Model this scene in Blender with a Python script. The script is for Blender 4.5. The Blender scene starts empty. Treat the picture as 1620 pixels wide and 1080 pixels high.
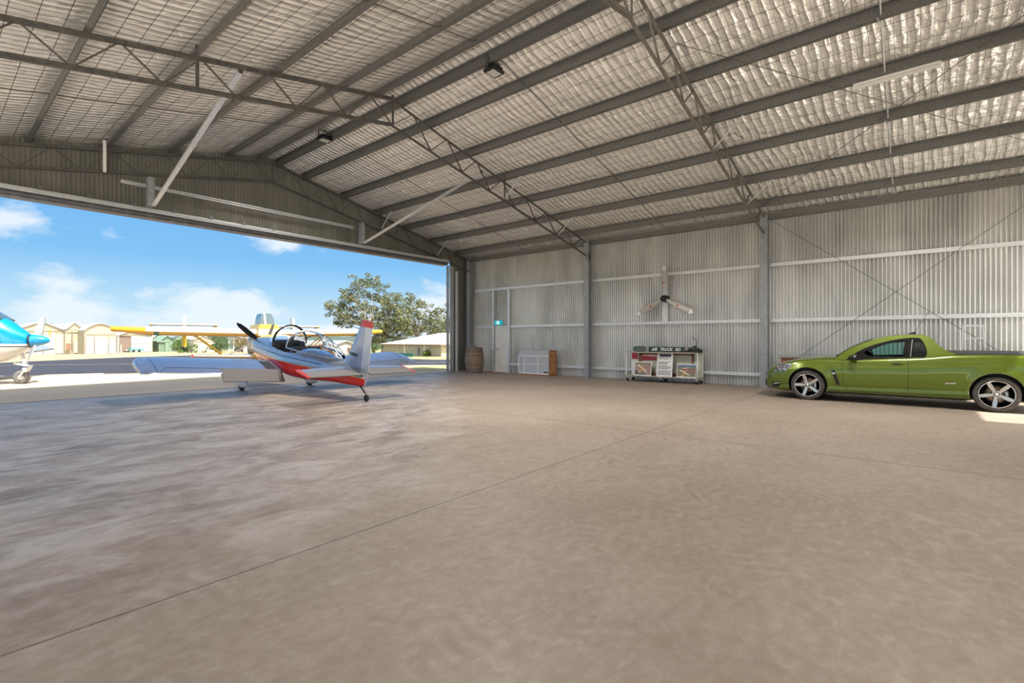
import bpy, math, random
import numpy as np
from mathutils import Vector, Matrix
random.seed(7)
R = math.radians
S = bpy.context.scene
COL = S.collection
# ---------------------------------------------------------------- camera model (X = across the hangar, Y = towards the big door)
FPX, CXP, HZ, CH = 771.0, 810.0, 537.5, 1.4
_c, _s = math.cos(R(50.5)), math.sin(R(50.5))
def ray(px, py):
    r = (px - CXP) / FPX
    return (_s + r * _c, _c - r * _s, (HZ - py) / FPX)
def onX(px, py, X):
    d = ray(px, py); t = X / d[0]; return Vector((X, d[1] * t, CH + d[2] * t))
def onY(px, py, Y):
    d = ray(px, py); t = Y / d[1]; return Vector((d[0] * t, Y, CH + d[2] * t))
def gr(px, py):
    d = ray(px, py); t = -CH / d[2]; return Vector((d[0] * t, d[1] * t, 0))
def atF(px, py, F):
    d = ray(px, py); return Vector((d[0] * F, d[1] * F, CH + d[2] * F))
# ---------------------------------------------------------------- materials
def mat(name, base, rough=.5, metal=0., noise=None, bump=None, emit=None, alpha=None, trans=None, coat=0., spec=None, flakes=False):
    """noise=(scale, second colour, lo, hi[, stretch])  bump=(scale, strength, distance[, stretch])"""
    m = bpy.data.materials.new(name); m.use_nodes = True
    nt = m.node_tree; N = nt.nodes; L = nt.links
    b = N['Principled BSDF']
    b.inputs['Base Color'].default_value = (*base, 1)
    b.inputs['Roughness'].default_value = rough
    b.inputs['Metallic'].default_value = metal
    if spec is not None: b.inputs['Specular IOR Level'].default_value = spec
    if coat: b.inputs['Coat Weight'].default_value = coat; b.inputs['Coat Roughness'].default_value = .04
    if trans: b.inputs['Transmission Weight'].default_value = trans; b.inputs['IOR'].default_value = 1.12
    if alpha is not None: b.inputs['Alpha'].default_value = alpha
    tc = N.new('ShaderNodeTexCoord')
    def coords(st):
        if not st: return tc.outputs['Object']
        mp = N.new('ShaderNodeMapping'); mp.inputs['Scale'].default_value = st
        L.new(tc.outputs['Object'], mp.inputs['Vector']); return mp.outputs['Vector']
    if noise:
        n = N.new('ShaderNodeTexNoise'); n.inputs['Scale'].default_value = noise[0]; n.inputs['Detail'].default_value = 5
        L.new(coords(noise[4] if len(noise) > 4 else None), n.inputs['Vector'])
        cr = N.new('ShaderNodeMapRange'); cr.inputs['From Min'].default_value = noise[2]; cr.inputs['From Max'].default_value = noise[3]
        L.new(n.outputs['Fac'], cr.inputs['Value'])
        mx = N.new('ShaderNodeMix'); mx.data_type = 'RGBA'
        mx.inputs['A'].default_value = (*base, 1); mx.inputs['B'].default_value = (*noise[1], 1)
        L.new(cr.outputs['Result'], mx.inputs['Factor']); L.new(mx.outputs['Result'], b.inputs['Base Color'])
    if bump:
        n = N.new('ShaderNodeTexNoise'); n.inputs['Scale'].default_value = bump[0]; n.inputs['Detail'].default_value = 4
        L.new(coords(bump[3] if len(bump) > 3 else None), n.inputs['Vector'])
        bp = N.new('ShaderNodeBump'); bp.inputs['Strength'].default_value = bump[1]; bp.inputs['Distance'].default_value = bump[2]
        L.new(n.outputs['Fac'], bp.inputs['Height']); L.new(bp.outputs['Normal'], b.inputs['Normal'])
    if emit:
        b.inputs['Emission Color'].default_value = (*emit[0], 1); b.inputs['Emission Strength'].default_value = emit[1]
    return m
M = {}
# ---------------------------------------------------------------- mesh builder
class MB:
    def __init__(s): s.v = []; s.f = []; s.mi = []; s.sm = []
    def add(s, V, F, m=0, smooth=False):
        o = len(s.v); s.v += [tuple(v) for v in V]
        for f in F: s.f.append([i + o for i in f]); s.mi.append(m); s.sm.append(smooth)
        return s
    def box(s, a, b, m=0, rot=None, piv=None):
        x0, y0, z0 = a; x1, y1, z1 = b
        V = [Vector(p) for p in ((x0,y0,z0),(x1,y0,z0),(x1,y1,z0),(x0,y1,z0),(x0,y0,z1),(x1,y0,z1),(x1,y1,z1),(x0,y1,z1))]
        if rot is not None:
            piv = Vector(piv) if piv is not None else sum(V, Vector()) / 8
            V = [rot @ (v - piv) + piv for v in V]
        return s.add(V, [(0,3,2,1),(4,5,6,7),(0,1,5,4),(1,2,6,5),(2,3,7,6),(3,0,4,7)], m)
    def cbox(s, c, d, m=0, rot=None):
        return s.box([c[i] - d[i] / 2 for i in range(3)], [c[i] + d[i] / 2 for i in range(3)], m, rot)
    def beam(s, p, q, w, h, m=0, up=(0, 0, 1), prof='box', t=.006):
        p, q = Vector(p), Vector(q); d = (q - p).normalized(); up = Vector(up)
        sx = d.cross(up)
        if sx.length < 1e-4: sx = d.cross(Vector((0, 1, 0)))
        sx.normalize(); uz = sx.cross(d)
        if prof == 'box': P = [(-w/2,-h/2),(w/2,-h/2),(w/2,h/2),(-w/2,h/2)]
        elif prof == 'L': P = [(-w/2,-h/2),(w/2,-h/2),(w/2,-h/2+t),(-w/2+t,-h/2+t),(-w/2+t,h/2),(-w/2,h/2)]
        elif prof == 'C': P = [(-w/2,-h/2),(w/2,-h/2),(w/2,-h/2+.02),(w/2-t,-h/2+.02),(w/2-t,-h/2+t),(-w/2+t,-h/2+t),(-w/2+t,h/2-t),(w/2-t,h/2-t),(w/2-t,h/2-.02),(w/2,h/2-.02),(w/2,h/2),(-w/2,h/2)]
        elif prof == 'I': P = [(-w/2,-h/2),(w/2,-h/2),(w/2,-h/2+t),(t/2,-h/2+t),(t/2,h/2-t),(w/2,h/2-t),(w/2,h/2),(-w/2,h/2),(-w/2,h/2-t),(-t/2,h/2-t),(-t/2,-h/2+t),(-w/2,-h/2+t)]
        n = len(P)
        V = [p + sx * a + uz * b for a, b in P] + [q + sx * a + uz * b for a, b in P]
        F = [(i, (i + 1) % n, n + (i + 1) % n, n + i) for i in range(n)]
        F += [tuple(range(n))[::-1], tuple(range(n, 2 * n))]
        return s.add(V, F, m)
    def tube(s, pts, r, n=8, m=0, cap=True, closed=False):
        pts = [Vector(p) for p in pts]; k = len(pts)
        rs = r if isinstance(r, (list, tuple)) else [r] * k
        V = []; prev = None
        for i, p in enumerate(pts):
            if closed: d = pts[(i + 1) % k] - pts[i - 1]
            else: d = (pts[min(i + 1, k - 1)] - pts[max(i - 1, 0)])
            d.normalize()
            if prev is None: a = d.orthogonal().normalized()
            else: a = (prev - d * prev.dot(d)).normalized()
            prev = a; b = d.cross(a)
            V += [p + (a * math.cos(t) + b * math.sin(t)) * rs[i] for t in [2 * math.pi * j / n for j in range(n)]]
        F = [(i * n + j, i * n + (j + 1) % n, (i + 1) % k * n + (j + 1) % n, (i + 1) % k * n + j) for i in range(k if closed else k - 1) for j in range(n)]
        s.add(V, F, m, True)
        if cap and not closed: s.add(V[:n], [tuple(range(n))[::-1]], m); s.add(V[-n:], [tuple(range(n))], m)
        return s
    def lathe(s, prof, n=24, m=0, axis='z', c=(0, 0, 0), smooth=True, cap=True):
        c = Vector(c); V = []
        for r, h in prof:
            for j in range(n):
                t = 2 * math.pi * j / n; a, b = r * math.cos(t), r * math.sin(t)
                V.append(c + Vector({'z': (a, b, h), 'x': (h, a, b), 'y': (b, h, a)}[axis]))
        k = len(prof)
        F = [(i * n + j, i * n + (j + 1) % n, (i + 1) * n + (j + 1) % n, (i + 1) * n + j) for i in range(k - 1) for j in range(n)]
        s.add(V, F, m, smooth)
        if cap and prof[0][0] > 1e-5: s.add(V[:n], [tuple(range(n))[::-1]], m)
        if cap and prof[-1][0] > 1e-5: s.add(V[-n:], [tuple(range(n))], m)
        return s
    def loft(s, secs, m=0, smooth=True, cap=True, closed=True):
        n = len(secs[0]); V = [Vector(p) for sec in secs for p in sec]
        nn = n if closed else n - 1
        F = [(i * n + j, i * n + (j + 1) % n, (i + 1) * n + (j + 1) % n, (i + 1) * n + j) for i in range(len(secs) - 1) for j in range(nn)]
        s.add(V, F, m, smooth)
        if cap and closed: s.add(V[:n], [tuple(range(n))[::-1]], m); s.add(V[-n:], [tuple(range(n))], m)
        return s
    def prism(s, poly, ext, m=0):
        """poly: list of 3D points, ext: vector"""
        P = [Vector(p) for p in poly]; e = Vector(ext); n = len(P)
        return s.add(P + [p + e for p in P], [tuple(range(n))[::-1], tuple(range(n, 2 * n))] + [(i, (i + 1) % n, n + (i + 1) % n, n + i) for i in range(n)], m)
    def quad(s, *P, m=0): return s.add(P, [tuple(range(len(P)))], m)
    def shift(s, d):
        s.v = [(v[0] + d[0], v[1] + d[1], v[2] + d[2]) for v in s.v]; return s
    def mesh(s, name, mats, origin=(0, 0, 0)):
        me = bpy.data.meshes.new(name)
        ox, oy, oz = origin
        me.from_pydata([(v[0] - ox, v[1] - oy, v[2] - oz) for v in s.v], [], s.f)
        for mm in (mats if isinstance(mats, (list, tuple)) else [mats]): me.materials.append(M[mm] if isinstance(mm, str) else mm)
        me.polygons.foreach_set('material_index', s.mi); me.polygons.foreach_set('use_smooth', s.sm)
        return me
    def build(s, name, mats, parent=None, origin=None, fix=False, bevel=0, weld=False, kind=None):
        """origin: world point the vertices are measured against (the parent's place)"""
        me = s.mesh(name, mats, origin if origin is not None else (0, 0, 0))
        if fix or weld:
            import bmesh
            bm = bmesh.new(); bm.from_mesh(me)
            if weld: bmesh.ops.remove_doubles(bm, verts=bm.verts, dist=1e-4)
            if fix: bmesh.ops.recalc_face_normals(bm, faces=bm.faces)
            bm.to_mesh(me); bm.free()
        o = bpy.data.objects.new(name, me); COL.objects.link(o)
        if parent is not None: o.parent = parent
        elif origin is not None: o.location = origin
        if bevel:
            b = o.modifiers.new('bevel', 'BEVEL'); b.width = bevel; b.segments = 2; b.limit_method = 'ANGLE'
        if kind: o['kind'] = kind
        return o
def thing(name, label, cat, loc=(0, 0, 0), rz=0, group=None, rot=None):
    o = bpy.data.objects.new(name, None); COL.objects.link(o); o.location = loc
    o.rotation_euler = rot if rot else (0, 0, rz); o.empty_display_size = .1
    return tag(o, label, cat, group)
def tag(o, label, cat, group=None):
    o['label'] = label; o['category'] = cat
    if group: o['group'] = group
    return o
def struct(o): o['kind'] = 'structure'; return o
def dup(root, loc=None, rz=None, label=None):
    r = root.copy(); COL.objects.link(r)
    if loc is not None: r.location = loc
    if rz is not None: r.rotation_euler[2] = rz
    if label: r['label'] = label
    for ch in list(root.children):
        c = ch.copy(); COL.objects.link(c); c.parent = r
        for g in list(ch.children):
            d = g.copy(); COL.objects.link(d); d.parent = c
    return r
def text_mesh(txt, size, mname, extrude=.002, align='CENTER', bold=0., shear=0):
    cu = bpy.data.curves.new('lettering', 'FONT'); cu.body = txt; cu.size = size; cu.extrude = extrude
    cu.align_x = align; cu.align_y = 'CENTER'; cu.offset = bold; cu.resolution_u = 3; cu.shear = shear
    t = bpy.data.objects.new('lettering', cu); COL.objects.link(t)
    bpy.context.view_layer.update()
    me = bpy.data.meshes.new_from_object(t.evaluated_get(bpy.context.evaluated_depsgraph_get()))
    bpy.data.objects.remove(t); bpy.data.curves.remove(cu)
    me.materials.clear(); me.materials.append(M[mname]); return me
def text(txt, size, mname, parent, loc, rot, name='lettering', **k):
    o = bpy.data.objects.new(name, text_mesh(txt, size, mname, **k)); COL.objects.link(o)
    o.parent = parent; o.location = loc; o.rotation_euler = rot; return o
def boolean(o, cutters, op='DIFFERENCE'):
    """bake boolean modifiers into o's mesh, then delete the cutters"""
    for c in cutters:
        md = o.modifiers.new('b', 'BOOLEAN'); md.operation = op; md.object = c; md.solver = 'EXACT'
    bpy.context.view_layer.update()
    me = bpy.data.meshes.new_from_object(o.evaluated_get(bpy.context.evaluated_depsgraph_get()))
    o.modifiers.clear(); old = o.data; o.data = me; me.name = old.name
    for c in cutters: bpy.data.objects.remove(c)
    return o
def circ(n, r=1.): return [(r * math.cos(2 * math.pi * i / n), r * math.sin(2 * math.pi * i / n)) for i in range(n)]
def lerp(a, b, t): return a + (b - a) * t
def interp(x, xs, ys):
    return float(np.interp(x, xs, ys))
def sinterp(x, xs, ys):
    """smooth (Catmull-Rom) interpolation through (xs, ys), xs ascending"""
    if x <= xs[0]: return ys[0]
    if x >= xs[-1]: return ys[-1]
    i = max(j for j in range(len(xs) - 1) if xs[j] <= x)
    t = (x - xs[i]) / (xs[i + 1] - xs[i]); h = xs[i + 1] - xs[i]
    def sl(j):
        if j <= 0: return (ys[1] - ys[0]) / (xs[1] - xs[0])
        if j >= len(xs) - 1: return (ys[-1] - ys[-2]) / (xs[-1] - xs[-2])
        a = (ys[j] - ys[j-1]) / (xs[j] - xs[j-1]); b = (ys[j+1] - ys[j]) / (xs[j+1] - xs[j])
        return 0 if a * b <= 0 else 2 * a * b / (a + b)
    m0, m1 = sl(i), sl(i + 1)
    return (2*t**3-3*t**2+1)*ys[i] + (t**3-2*t**2+t)*h*m0 + (-2*t**3+3*t**2)*ys[i+1] + (t**3-t**2)*h*m1
# ---------------------------------------------------------------- plain materials
M['purlin'] = mat('galvanised_purlin', (.20,.20,.19), .5, .5, noise=(30,(.15,.15,.145),.4,.6), bump=(60,.1,.002))
M['truss'] = mat('truss_steel', (.10,.095,.085), .6, .1, noise=(14,(.06,.057,.05),.4,.65))
M['galv'] = mat('galvanised_column', (.36,.38,.40), .5, .35, noise=(12,(.28,.3,.32),.35,.65), bump=(40,.08,.002))
M['girt'] = mat('galvanised_girt', (.74,.76,.78), .42, .5, noise=(20,(.62,.64,.66),.4,.6))
M['wire'] = mat('steel_wire', (.12,.12,.11), .5, .4)
M['black'] = mat('black_plastic', (.012,.012,.013), .45)
M['rubber'] = mat('rubber', (.022,.021,.02), .8, bump=(80,.2,.003))
M['white'] = mat('white_paint', (.78,.78,.76), .5)
M['cream'] = mat('cream_paint', (.78,.76,.70), .55, noise=(3,(.72,.70,.64),.4,.6))
M['chrome'] = mat('chrome', (.7,.7,.7), .15, 1)
M['alu'] = mat('aluminium', (.66,.67,.68), .32, .9, noise=(8,(.55,.56,.57),.4,.6))
M['red'] = mat('red_paint', (.6,.02,.02), .35, coat=.4)
M['wood'] = mat('timber', (.42,.17,.07), .6, noise=(5,(.28,.11,.05),.35,.65,(1,1,12)))
M['darkrec'] = mat('dark_recess', (.03,.03,.03), .9)
# ================================================================ THE HANGAR
XL, XR, YB, YF, XM = -2.15, 16.15, -3.2, 15.95, 7.0
PIT, PITL = .2266, .209
def slope(X): return PIT if X > XM else PITL
def roofz(X): return 7.26 - slope(X) * abs(X - XM)        # underside of the foil
def chordz(X): return 7.06 - slope(X) * abs(X - XM)       # purlins sit on this line
# ---- corrugated steel
def corr_mat():
    m = mat('corrugated_zincalume', (.56,.55,.51), .36, .55)
    nt = m.node_tree; N = nt.nodes; L = nt.links; b = N['Principled BSDF']
    tc = N.new('ShaderNodeTexCoord'); mp = N.new('ShaderNodeMapping'); mp.inputs['Scale'].default_value = (.35, .35, .12)
    L.new(tc.outputs['Object'], mp.inputs['Vector'])
    n = N.new('ShaderNodeTexNoise'); n.inputs['Scale'].default_value = 4; n.inputs['Detail'].default_value = 6
    L.new(mp.outputs['Vector'], n.inputs['Vector'])
    r = N.new('ShaderNodeValToRGB'); r.color_ramp.elements[0].position = .3; r.color_ramp.elements[0].color = (.49,.49,.48,1)
    r.color_ramp.elements[1].position = .7; r.color_ramp.elements[1].color = (.72,.72,.70,1)
    L.new(n.outputs['Fac'], r.inputs['Fac']); L.new(r.outputs['Color'], b.inputs['Base Color'])
    return m
M['corr'] = corr_mat()
def corrugated(name, p0, p1, zlo, zhi, normal, amp=.028, pitch=.089, thick=.0):
    """sheet from p0 to p1 (plan points); zlo/zhi functions of the distance t along it; holes handled by the caller"""
    p0, p1, nrm = Vector((*p0, 0)), Vector((*p1, 0)), Vector((*normal, 0))
    L_ = (p1 - p0).length
    V = []; F = []; ts = []
    for k in range(int(L_ / pitch) + 1):
        ts += [((k + u) * pitch, a) for u, a in ((0, .8), (.07, 1), (.36, 1), (.44, .8), (.54, -.8), (.60, -1), (.84, -1), (.90, -.8)) if (k + u) * pitch <= L_]
    n = len(ts) - 1
    for t, a in ts:
        p = p0 + (p1 - p0) * (t / L_) + nrm * amp * a
        V += [(p.x, p.y, zlo(t)), (p.x, p.y, zhi(t))]
    F = [(2*i, 2*i+2, 2*i+3, 2*i+1) for i in range(n)]
    mb = MB().add(V, F, 0, True)
    return mb
# right wall with the doorway cut out (door Y 13.45..14.2)
DY0, DY1, DZ = 13.42, 14.16, 2.03
mb = corrugated('w', (XR, YB), (XR, YF), lambda t: (DZ if DY0 < YB + t < DY1 else 0), lambda t: roofz(XR) + .02, (-1, 0))
struct(mb.build('wall_right', 'corr'))
# openings added in the unseen left wall to let bounced daylight in
struct(corrugated('w', (XL, YB), (XL, YF), lambda t: 4.35 if (-2.7 < YB + t < 3.2 or 3.6 < YB + t < 9.2 or 9.6 < YB + t < 15.0) else 0, lambda t: roofz(XL) + .02, (1, 0)).build('wall_left', 'corr'))
DX0, DX1, HB = -1.2, 14.45, 4.62     # the big front opening
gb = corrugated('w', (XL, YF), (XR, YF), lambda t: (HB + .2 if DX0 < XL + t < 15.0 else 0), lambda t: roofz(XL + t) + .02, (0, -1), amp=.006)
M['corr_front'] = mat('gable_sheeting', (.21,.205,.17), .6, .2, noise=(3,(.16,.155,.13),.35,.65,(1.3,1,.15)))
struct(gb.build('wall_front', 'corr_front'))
# unseen rear wall, first opening added to bring in daylight: X -1.6..6.2 and 11.75..15.7
def backlo(t):
    X = XL + t
    return 4.05 if (-1.6 < X < 6.2 or 11.75 < X < 15.75) else 0
struct(corrugated('w', (XL, YB), (XR, YB), backlo, lambda t: roofz(XL + t) + .02, (0, 1)).build('wall_back', 'corr'))
# ---- foil-faced insulation: the ceiling
def foil_mat():
    m = bpy.data.materials.new('foil_insulation'); m.use_nodes = True
    nt = m.node_tree; N = nt.nodes; L = nt.links; b = N['Principled BSDF']
    b.inputs['Metallic'].default_value = .38; b.inputs['Roughness'].default_value = .24
    tc = N.new('ShaderNodeTexCoord'); sp = N.new('ShaderNodeSeparateXYZ'); L.new(tc.outputs['Object'], sp.inputs[0])
    def mth(op, a, bb=None, c=None):
        n = N.new('ShaderNodeMath'); n.operation = op
        for i, v in enumerate((a, bb, c)):
            if v is None: continue
            if isinstance(v, (int, float)): n.inputs[i].default_value = v
            else: L.new(v, n.inputs[i])
        return n.outputs[0]
    def noise(scale, detail=3, st=None, dist=0):
        n = N.new('ShaderNodeTexNoise'); n.inputs['Scale'].default_value = scale; n.inputs['Detail'].default_value = detail; n.inputs['Distortion'].default_value = dist
        if st:
            mp = N.new('ShaderNodeMapping'); mp.inputs['Scale'].default_value = st; L.new(tc.outputs['Object'], mp.inputs['Vector']); L.new(mp.outputs['Vector'], n.inputs['Vector'])
        else: L.new(tc.outputs['Object'], n.inputs['Vector'])
        return n.outputs['Fac']
    X, Y = sp.outputs['X'], sp.outputs['Y']
    # pillows between the wires of the safety mesh: 0.15 m along Y, 0.3 m down the slope
    wob = mth('MULTIPLY', mth('SUBTRACT', noise(1.1, 3), .5), .22)
    yy = mth('ADD', Y, wob)
    pil = mth('ABSOLUTE', mth('SINE', mth('MULTIPLY', yy, math.pi / .17)))
    pil = mth('POWER', pil, .75)
    pilx = mth('POWER', mth('ABSOLUTE', mth('SINE', mth('MULTIPLY', X, math.pi / .3))), .4)
    n1 = noise(2.2, 5, (1, 1.6, 1), .6); n2 = noise(9, 4, None, 1.2)
    h = mth('ADD', mth('MULTIPLY', pil, .042), mth('MULTIPLY', pilx, .006))
    h = mth('MULTIPLY', h, mth('ADD', .45, n1))
    h = mth('ADD', h, mth('MULTIPLY', n1, .07)); h = mth('ADD', h, mth('MULTIPLY', n2, .014))
    bp = N.new('ShaderNodeBump'); bp.inputs['Strength'].default_value = 1.0; bp.inputs['Distance'].default_value = 1.; bp.invert = True
    L.new(h, bp.inputs['Height']); L.new(bp.outputs['Normal'], b.inputs['Normal'])
    # the wires
    def wire(c, p, w):
        d = mth('ABSOLUTE', mth('SUBTRACT', mth('FRACT', mth('DIVIDE', c, p)), .5)); return mth('LESS_THAN', d, w / p / 2)
    w = mth('MAXIMUM', wire(X, .3, .012), wire(Y, .17, .007))
    mx = N.new('ShaderNodeMix'); mx.data_type = 'RGBA'; mx.inputs['A'].default_value = (.97,.95,.91,1); mx.inputs['B'].default_value = (.25,.24,.22,1)
    L.new(w, mx.inputs['Factor']); L.new(mx.outputs['Result'], b.inputs['Base Color'])
    L.new(mth('ADD', .14, mth('MULTIPLY', n1, .20)), b.inputs['Roughness'])
    return m
M['foil'] = foil_mat()
PX = [XM + .32, 8.22, 9.64, 11.04, 12.44, 13.85, 15.27]
PXL = [XM - .32, 5.78, 4.36, 2.96, 1.56, .15, -1.27]
def foil():
    xs = np.concatenate([np.arange(XL, XM, .07), np.arange(XM, XR + .01, .07)]); ys = np.arange(YB, YF + .01, .07)
    xs[-1] = XR; ys[-1] = YF
    allp = np.array(sorted(PX + PXL + [XL, XR]))
    rng = np.random.default_rng(3)
    ph = rng.uniform(0, 6.28, (8, 2)); kx = rng.uniform(1, 7, 8); ky = rng.uniform(1, 9, 8)
    i = np.clip(np.searchsorted(allp, xs) - 1, 0, len(allp) - 2)
    u = (xs - allp[i]) / (allp[i + 1] - allp[i])
    sag = np.sin(np.clip(u, 0, 1) * math.pi) * np.clip(allp[i + 1] - allp[i], 0, 1.3) / 1.4
    V = []
    Xg, Yg = np.meshgrid(xs, ys, indexing='ij')
    w = sum(np.sin(kx[k] * Xg + ky[k] * Yg + ph[k, 0]) for k in range(8)) / 8
    Z = 7.26 - np.where(Xg > XM, PIT, PITL) * np.abs(Xg - XM) - sag[:, None] * (.035 + .02 * w)
    V = np.stack([Xg, Yg, Z], -1).reshape(-1, 3)
    nx, ny = len(xs), len(ys)
    a = (np.arange(nx - 1)[:, None] * ny + np.arange(ny - 1)[None]).reshape(-1)
    F = np.stack([a, a + 1, a + ny + 1, a + ny], -1)
    me = bpy.data.meshes.new('ceiling'); me.from_pydata(V.tolist(), [], F.tolist())
    me.polygons.foreach_set('use_smooth', [True] * len(F)); me.materials.append(M['foil'])
    o = bpy.data.objects.new('ceiling', me); COL.objects.link(o); struct(o)
foil()
# outer roof sheeting (keeps the weather and the sun out)
mb = MB()
for sx in (-1, 1):
    xe = XR + .25 if sx > 0 else XL - .25
    mb.add([(XM, YB - .35, 7.36), (XM, YF + .55, 7.36), (xe, YF + .45, 7.36 - slope(xe) * abs(xe - XM)), (xe, YB - .35, 7.36 - slope(xe) * abs(xe - XM))], [(0, 1, 2, 3)])
M['roofsheet'] = mat('roof_sheeting', (.5,.5,.48), .5, .4)
struct(mb.build('trim_1', 'roofsheet'))
# ---- floor
def floor_mat():
    m = bpy.data.materials.new('hangar_concrete'); m.use_nodes = True
    nt = m.node_tree; N = nt.nodes; L = nt.links; b = N['Principled BSDF']
    tc = N.new('ShaderNodeTexCoord'); sp = N.new('ShaderNodeSeparateXYZ'); L.new(tc.outputs['Object'], sp.inputs[0])
    def mth(op, a, bb=None, clamp=False):
        n = N.new('ShaderNodeMath'); n.operation = op; n.use_clamp = clamp
        for i, v in enumerate((a, bb)):
            if v is None: continue
            if isinstance(v, (int, float)): n.inputs[i].default_value = v
            else: L.new(v, n.inputs[i])
        return n.outputs[0]
    def noise(scale, detail=3, st=None, dist=0, rot=0, ro_=.5):
        n = N.new('ShaderNodeTexNoise'); n.inputs['Scale'].default_value = scale; n.inputs['Roughness'].default_value = ro_; n.inputs['Detail'].default_value = detail; n.inputs['Distortion'].default_value = dist
        mp = N.new('ShaderNodeMapping'); mp.inputs['Scale'].default_value = st or (1, 1, 1); mp.inputs['Rotation'].default_value = (0, 0, R(rot))
        L.new(tc.outputs['Object'], mp.inputs['Vector']); L.new(mp.outputs['Vector'], n.inputs['Vector'])
        return n.outputs['Fac']
    def rng(v, a, b_, c=0, d=1):
        n = N.new('ShaderNodeMapRange'); n.inputs['From Min'].default_value = a; n.inputs['From Max'].default_value = b_
        n.inputs['To Min'].default_value = c; n.inputs['To Max'].default_value = d; L.new(v, n.inputs['Value']); return n.outputs['Result']
    def mix(f, A, B):
        mx = N.new('ShaderNodeMix'); mx.data_type = 'RGBA'; L.new(f, mx.inputs['Factor'])
        for k, c in (('A', A), ('B', B)):
            if isinstance(c, tuple): mx.inputs[k].default_value = (*c, 1)
            else: L.new(c, mx.inputs[k])
        return mx.outputs['Result']
    X, Y = sp.outputs['X'], sp.outputs['Y']
    big = noise(.35, 5, None, .8); mid = noise(1.1, 6, (1, 1.2, 1), 1.5); fine = noise(14, 5); streak = noise(1.7, 12, (.7, 1.25, 1), .8, 12, .68)
    wisp = noise(1.2, 12, (.75, 1.35, 1), .9, 25, .66)
    base = mix(rng(mid, .3, .7), (.255,.204,.162), (.315,.259,.213))
    base = mix(rng(big, .35, .65), base, (.235,.183,.143))
    # dusty, worn zone in front of the door: pale scuffs with whitish door sheen painted in, dark brown patches
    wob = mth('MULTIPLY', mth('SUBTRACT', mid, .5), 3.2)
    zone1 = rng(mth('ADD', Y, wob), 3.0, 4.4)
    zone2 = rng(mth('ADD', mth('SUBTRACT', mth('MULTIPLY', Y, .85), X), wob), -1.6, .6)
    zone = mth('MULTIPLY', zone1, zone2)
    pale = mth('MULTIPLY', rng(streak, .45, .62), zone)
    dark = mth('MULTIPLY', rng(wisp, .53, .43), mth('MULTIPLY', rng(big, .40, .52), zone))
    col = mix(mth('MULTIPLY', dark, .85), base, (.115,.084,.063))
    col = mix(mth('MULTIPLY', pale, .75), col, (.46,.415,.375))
    # small scuffs everywhere
    col = mix(rng(noise(3.5, 8, (1, 2.2, 1), 2.5, 30), .62, .75, 0, .35), col, (.46,.40,.345))
    col = mix(rng(noise(2.3, 8, (1, 2.4, 1), 2.0, 160), .60, .74, 0, .4), col, (.26,.20,.16))
    spk = rng(noise(38, 2), .72, .76, 0, .6); col = mix(spk, col, (.16,.12,.09))
    col = mix(rng(fine, .35, .65, 0, .2), col, (.44,.38,.32))
    # trowel arcs
    vo = N.new('ShaderNodeTexVoronoi'); vo.inputs['Scale'].default_value = .75; L.new(tc.outputs['Object'], vo.inputs['Vector'])
    arcs = mth('MULTIPLY', mth('SINE', mth('ADD', mth('MULTIPLY', vo.outputs['Distance'], 75), mth('MULTIPLY', mid, 9))), rng(noise(1.7, 4, None, .5, 70), .5, .66))
    col = mix(rng(arcs, .1, 1, 0, .22), col, (.42,.36,.31)); col = mix(rng(arcs, -.1, -1, 0, .20), col, (.19,.145,.11))
    grit = noise(7, 10, (1, 1.6, 1), .6, 40, .7)
    col = mix(rng(grit, .52, .70, 0, .30), col, (.48,.42,.37)); col = mix(rng(grit, .48, .32, 0, .35), col, (.18,.14,.11))
    # saw-cut joints
    def joint(c, at, w=.012):
        return mth('LESS_THAN', mth('ABSOLUTE', mth('SUBTRACT', c, at)), w / 2)
    j = joint(Y, 3.12, .015); j = mth('MAXIMUM', j, joint(X, 7.02, .02)); j = mth('MAXIMUM', j, joint(Y, 9.4, .012))
    col = mix(mth('MULTIPLY', j, .8), col, (.06,.05,.045))
    L.new(col, b.inputs['Base Color'])
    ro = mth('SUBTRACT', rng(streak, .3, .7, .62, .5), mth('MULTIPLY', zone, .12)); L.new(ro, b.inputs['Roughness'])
    b.inputs['Specular IOR Level'].default_value = .42
    bp = N.new('ShaderNodeBump'); bp.inputs['Strength'].default_value = .25; bp.inputs['Distance'].default_value = .01
    L.new(mth('SUBTRACT', mth('ADD', mth('MULTIPLY', mid, .5), mth('MULTIPLY', fine, .12)), j), bp.inputs['Height']); L.new(bp.outputs['Normal'], b.inputs['Normal'])
    return m
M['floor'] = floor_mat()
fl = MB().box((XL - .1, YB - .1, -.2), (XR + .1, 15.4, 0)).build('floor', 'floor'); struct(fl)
M['threshold'] = mat('threshold_channel', (.05,.045,.04), .7)
th = MB().box((DX0 - .4, 15.385, -.1), (DX1 + .3, 15.44, .004)).build('trim_2', 'threshold'); struct(th)
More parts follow.
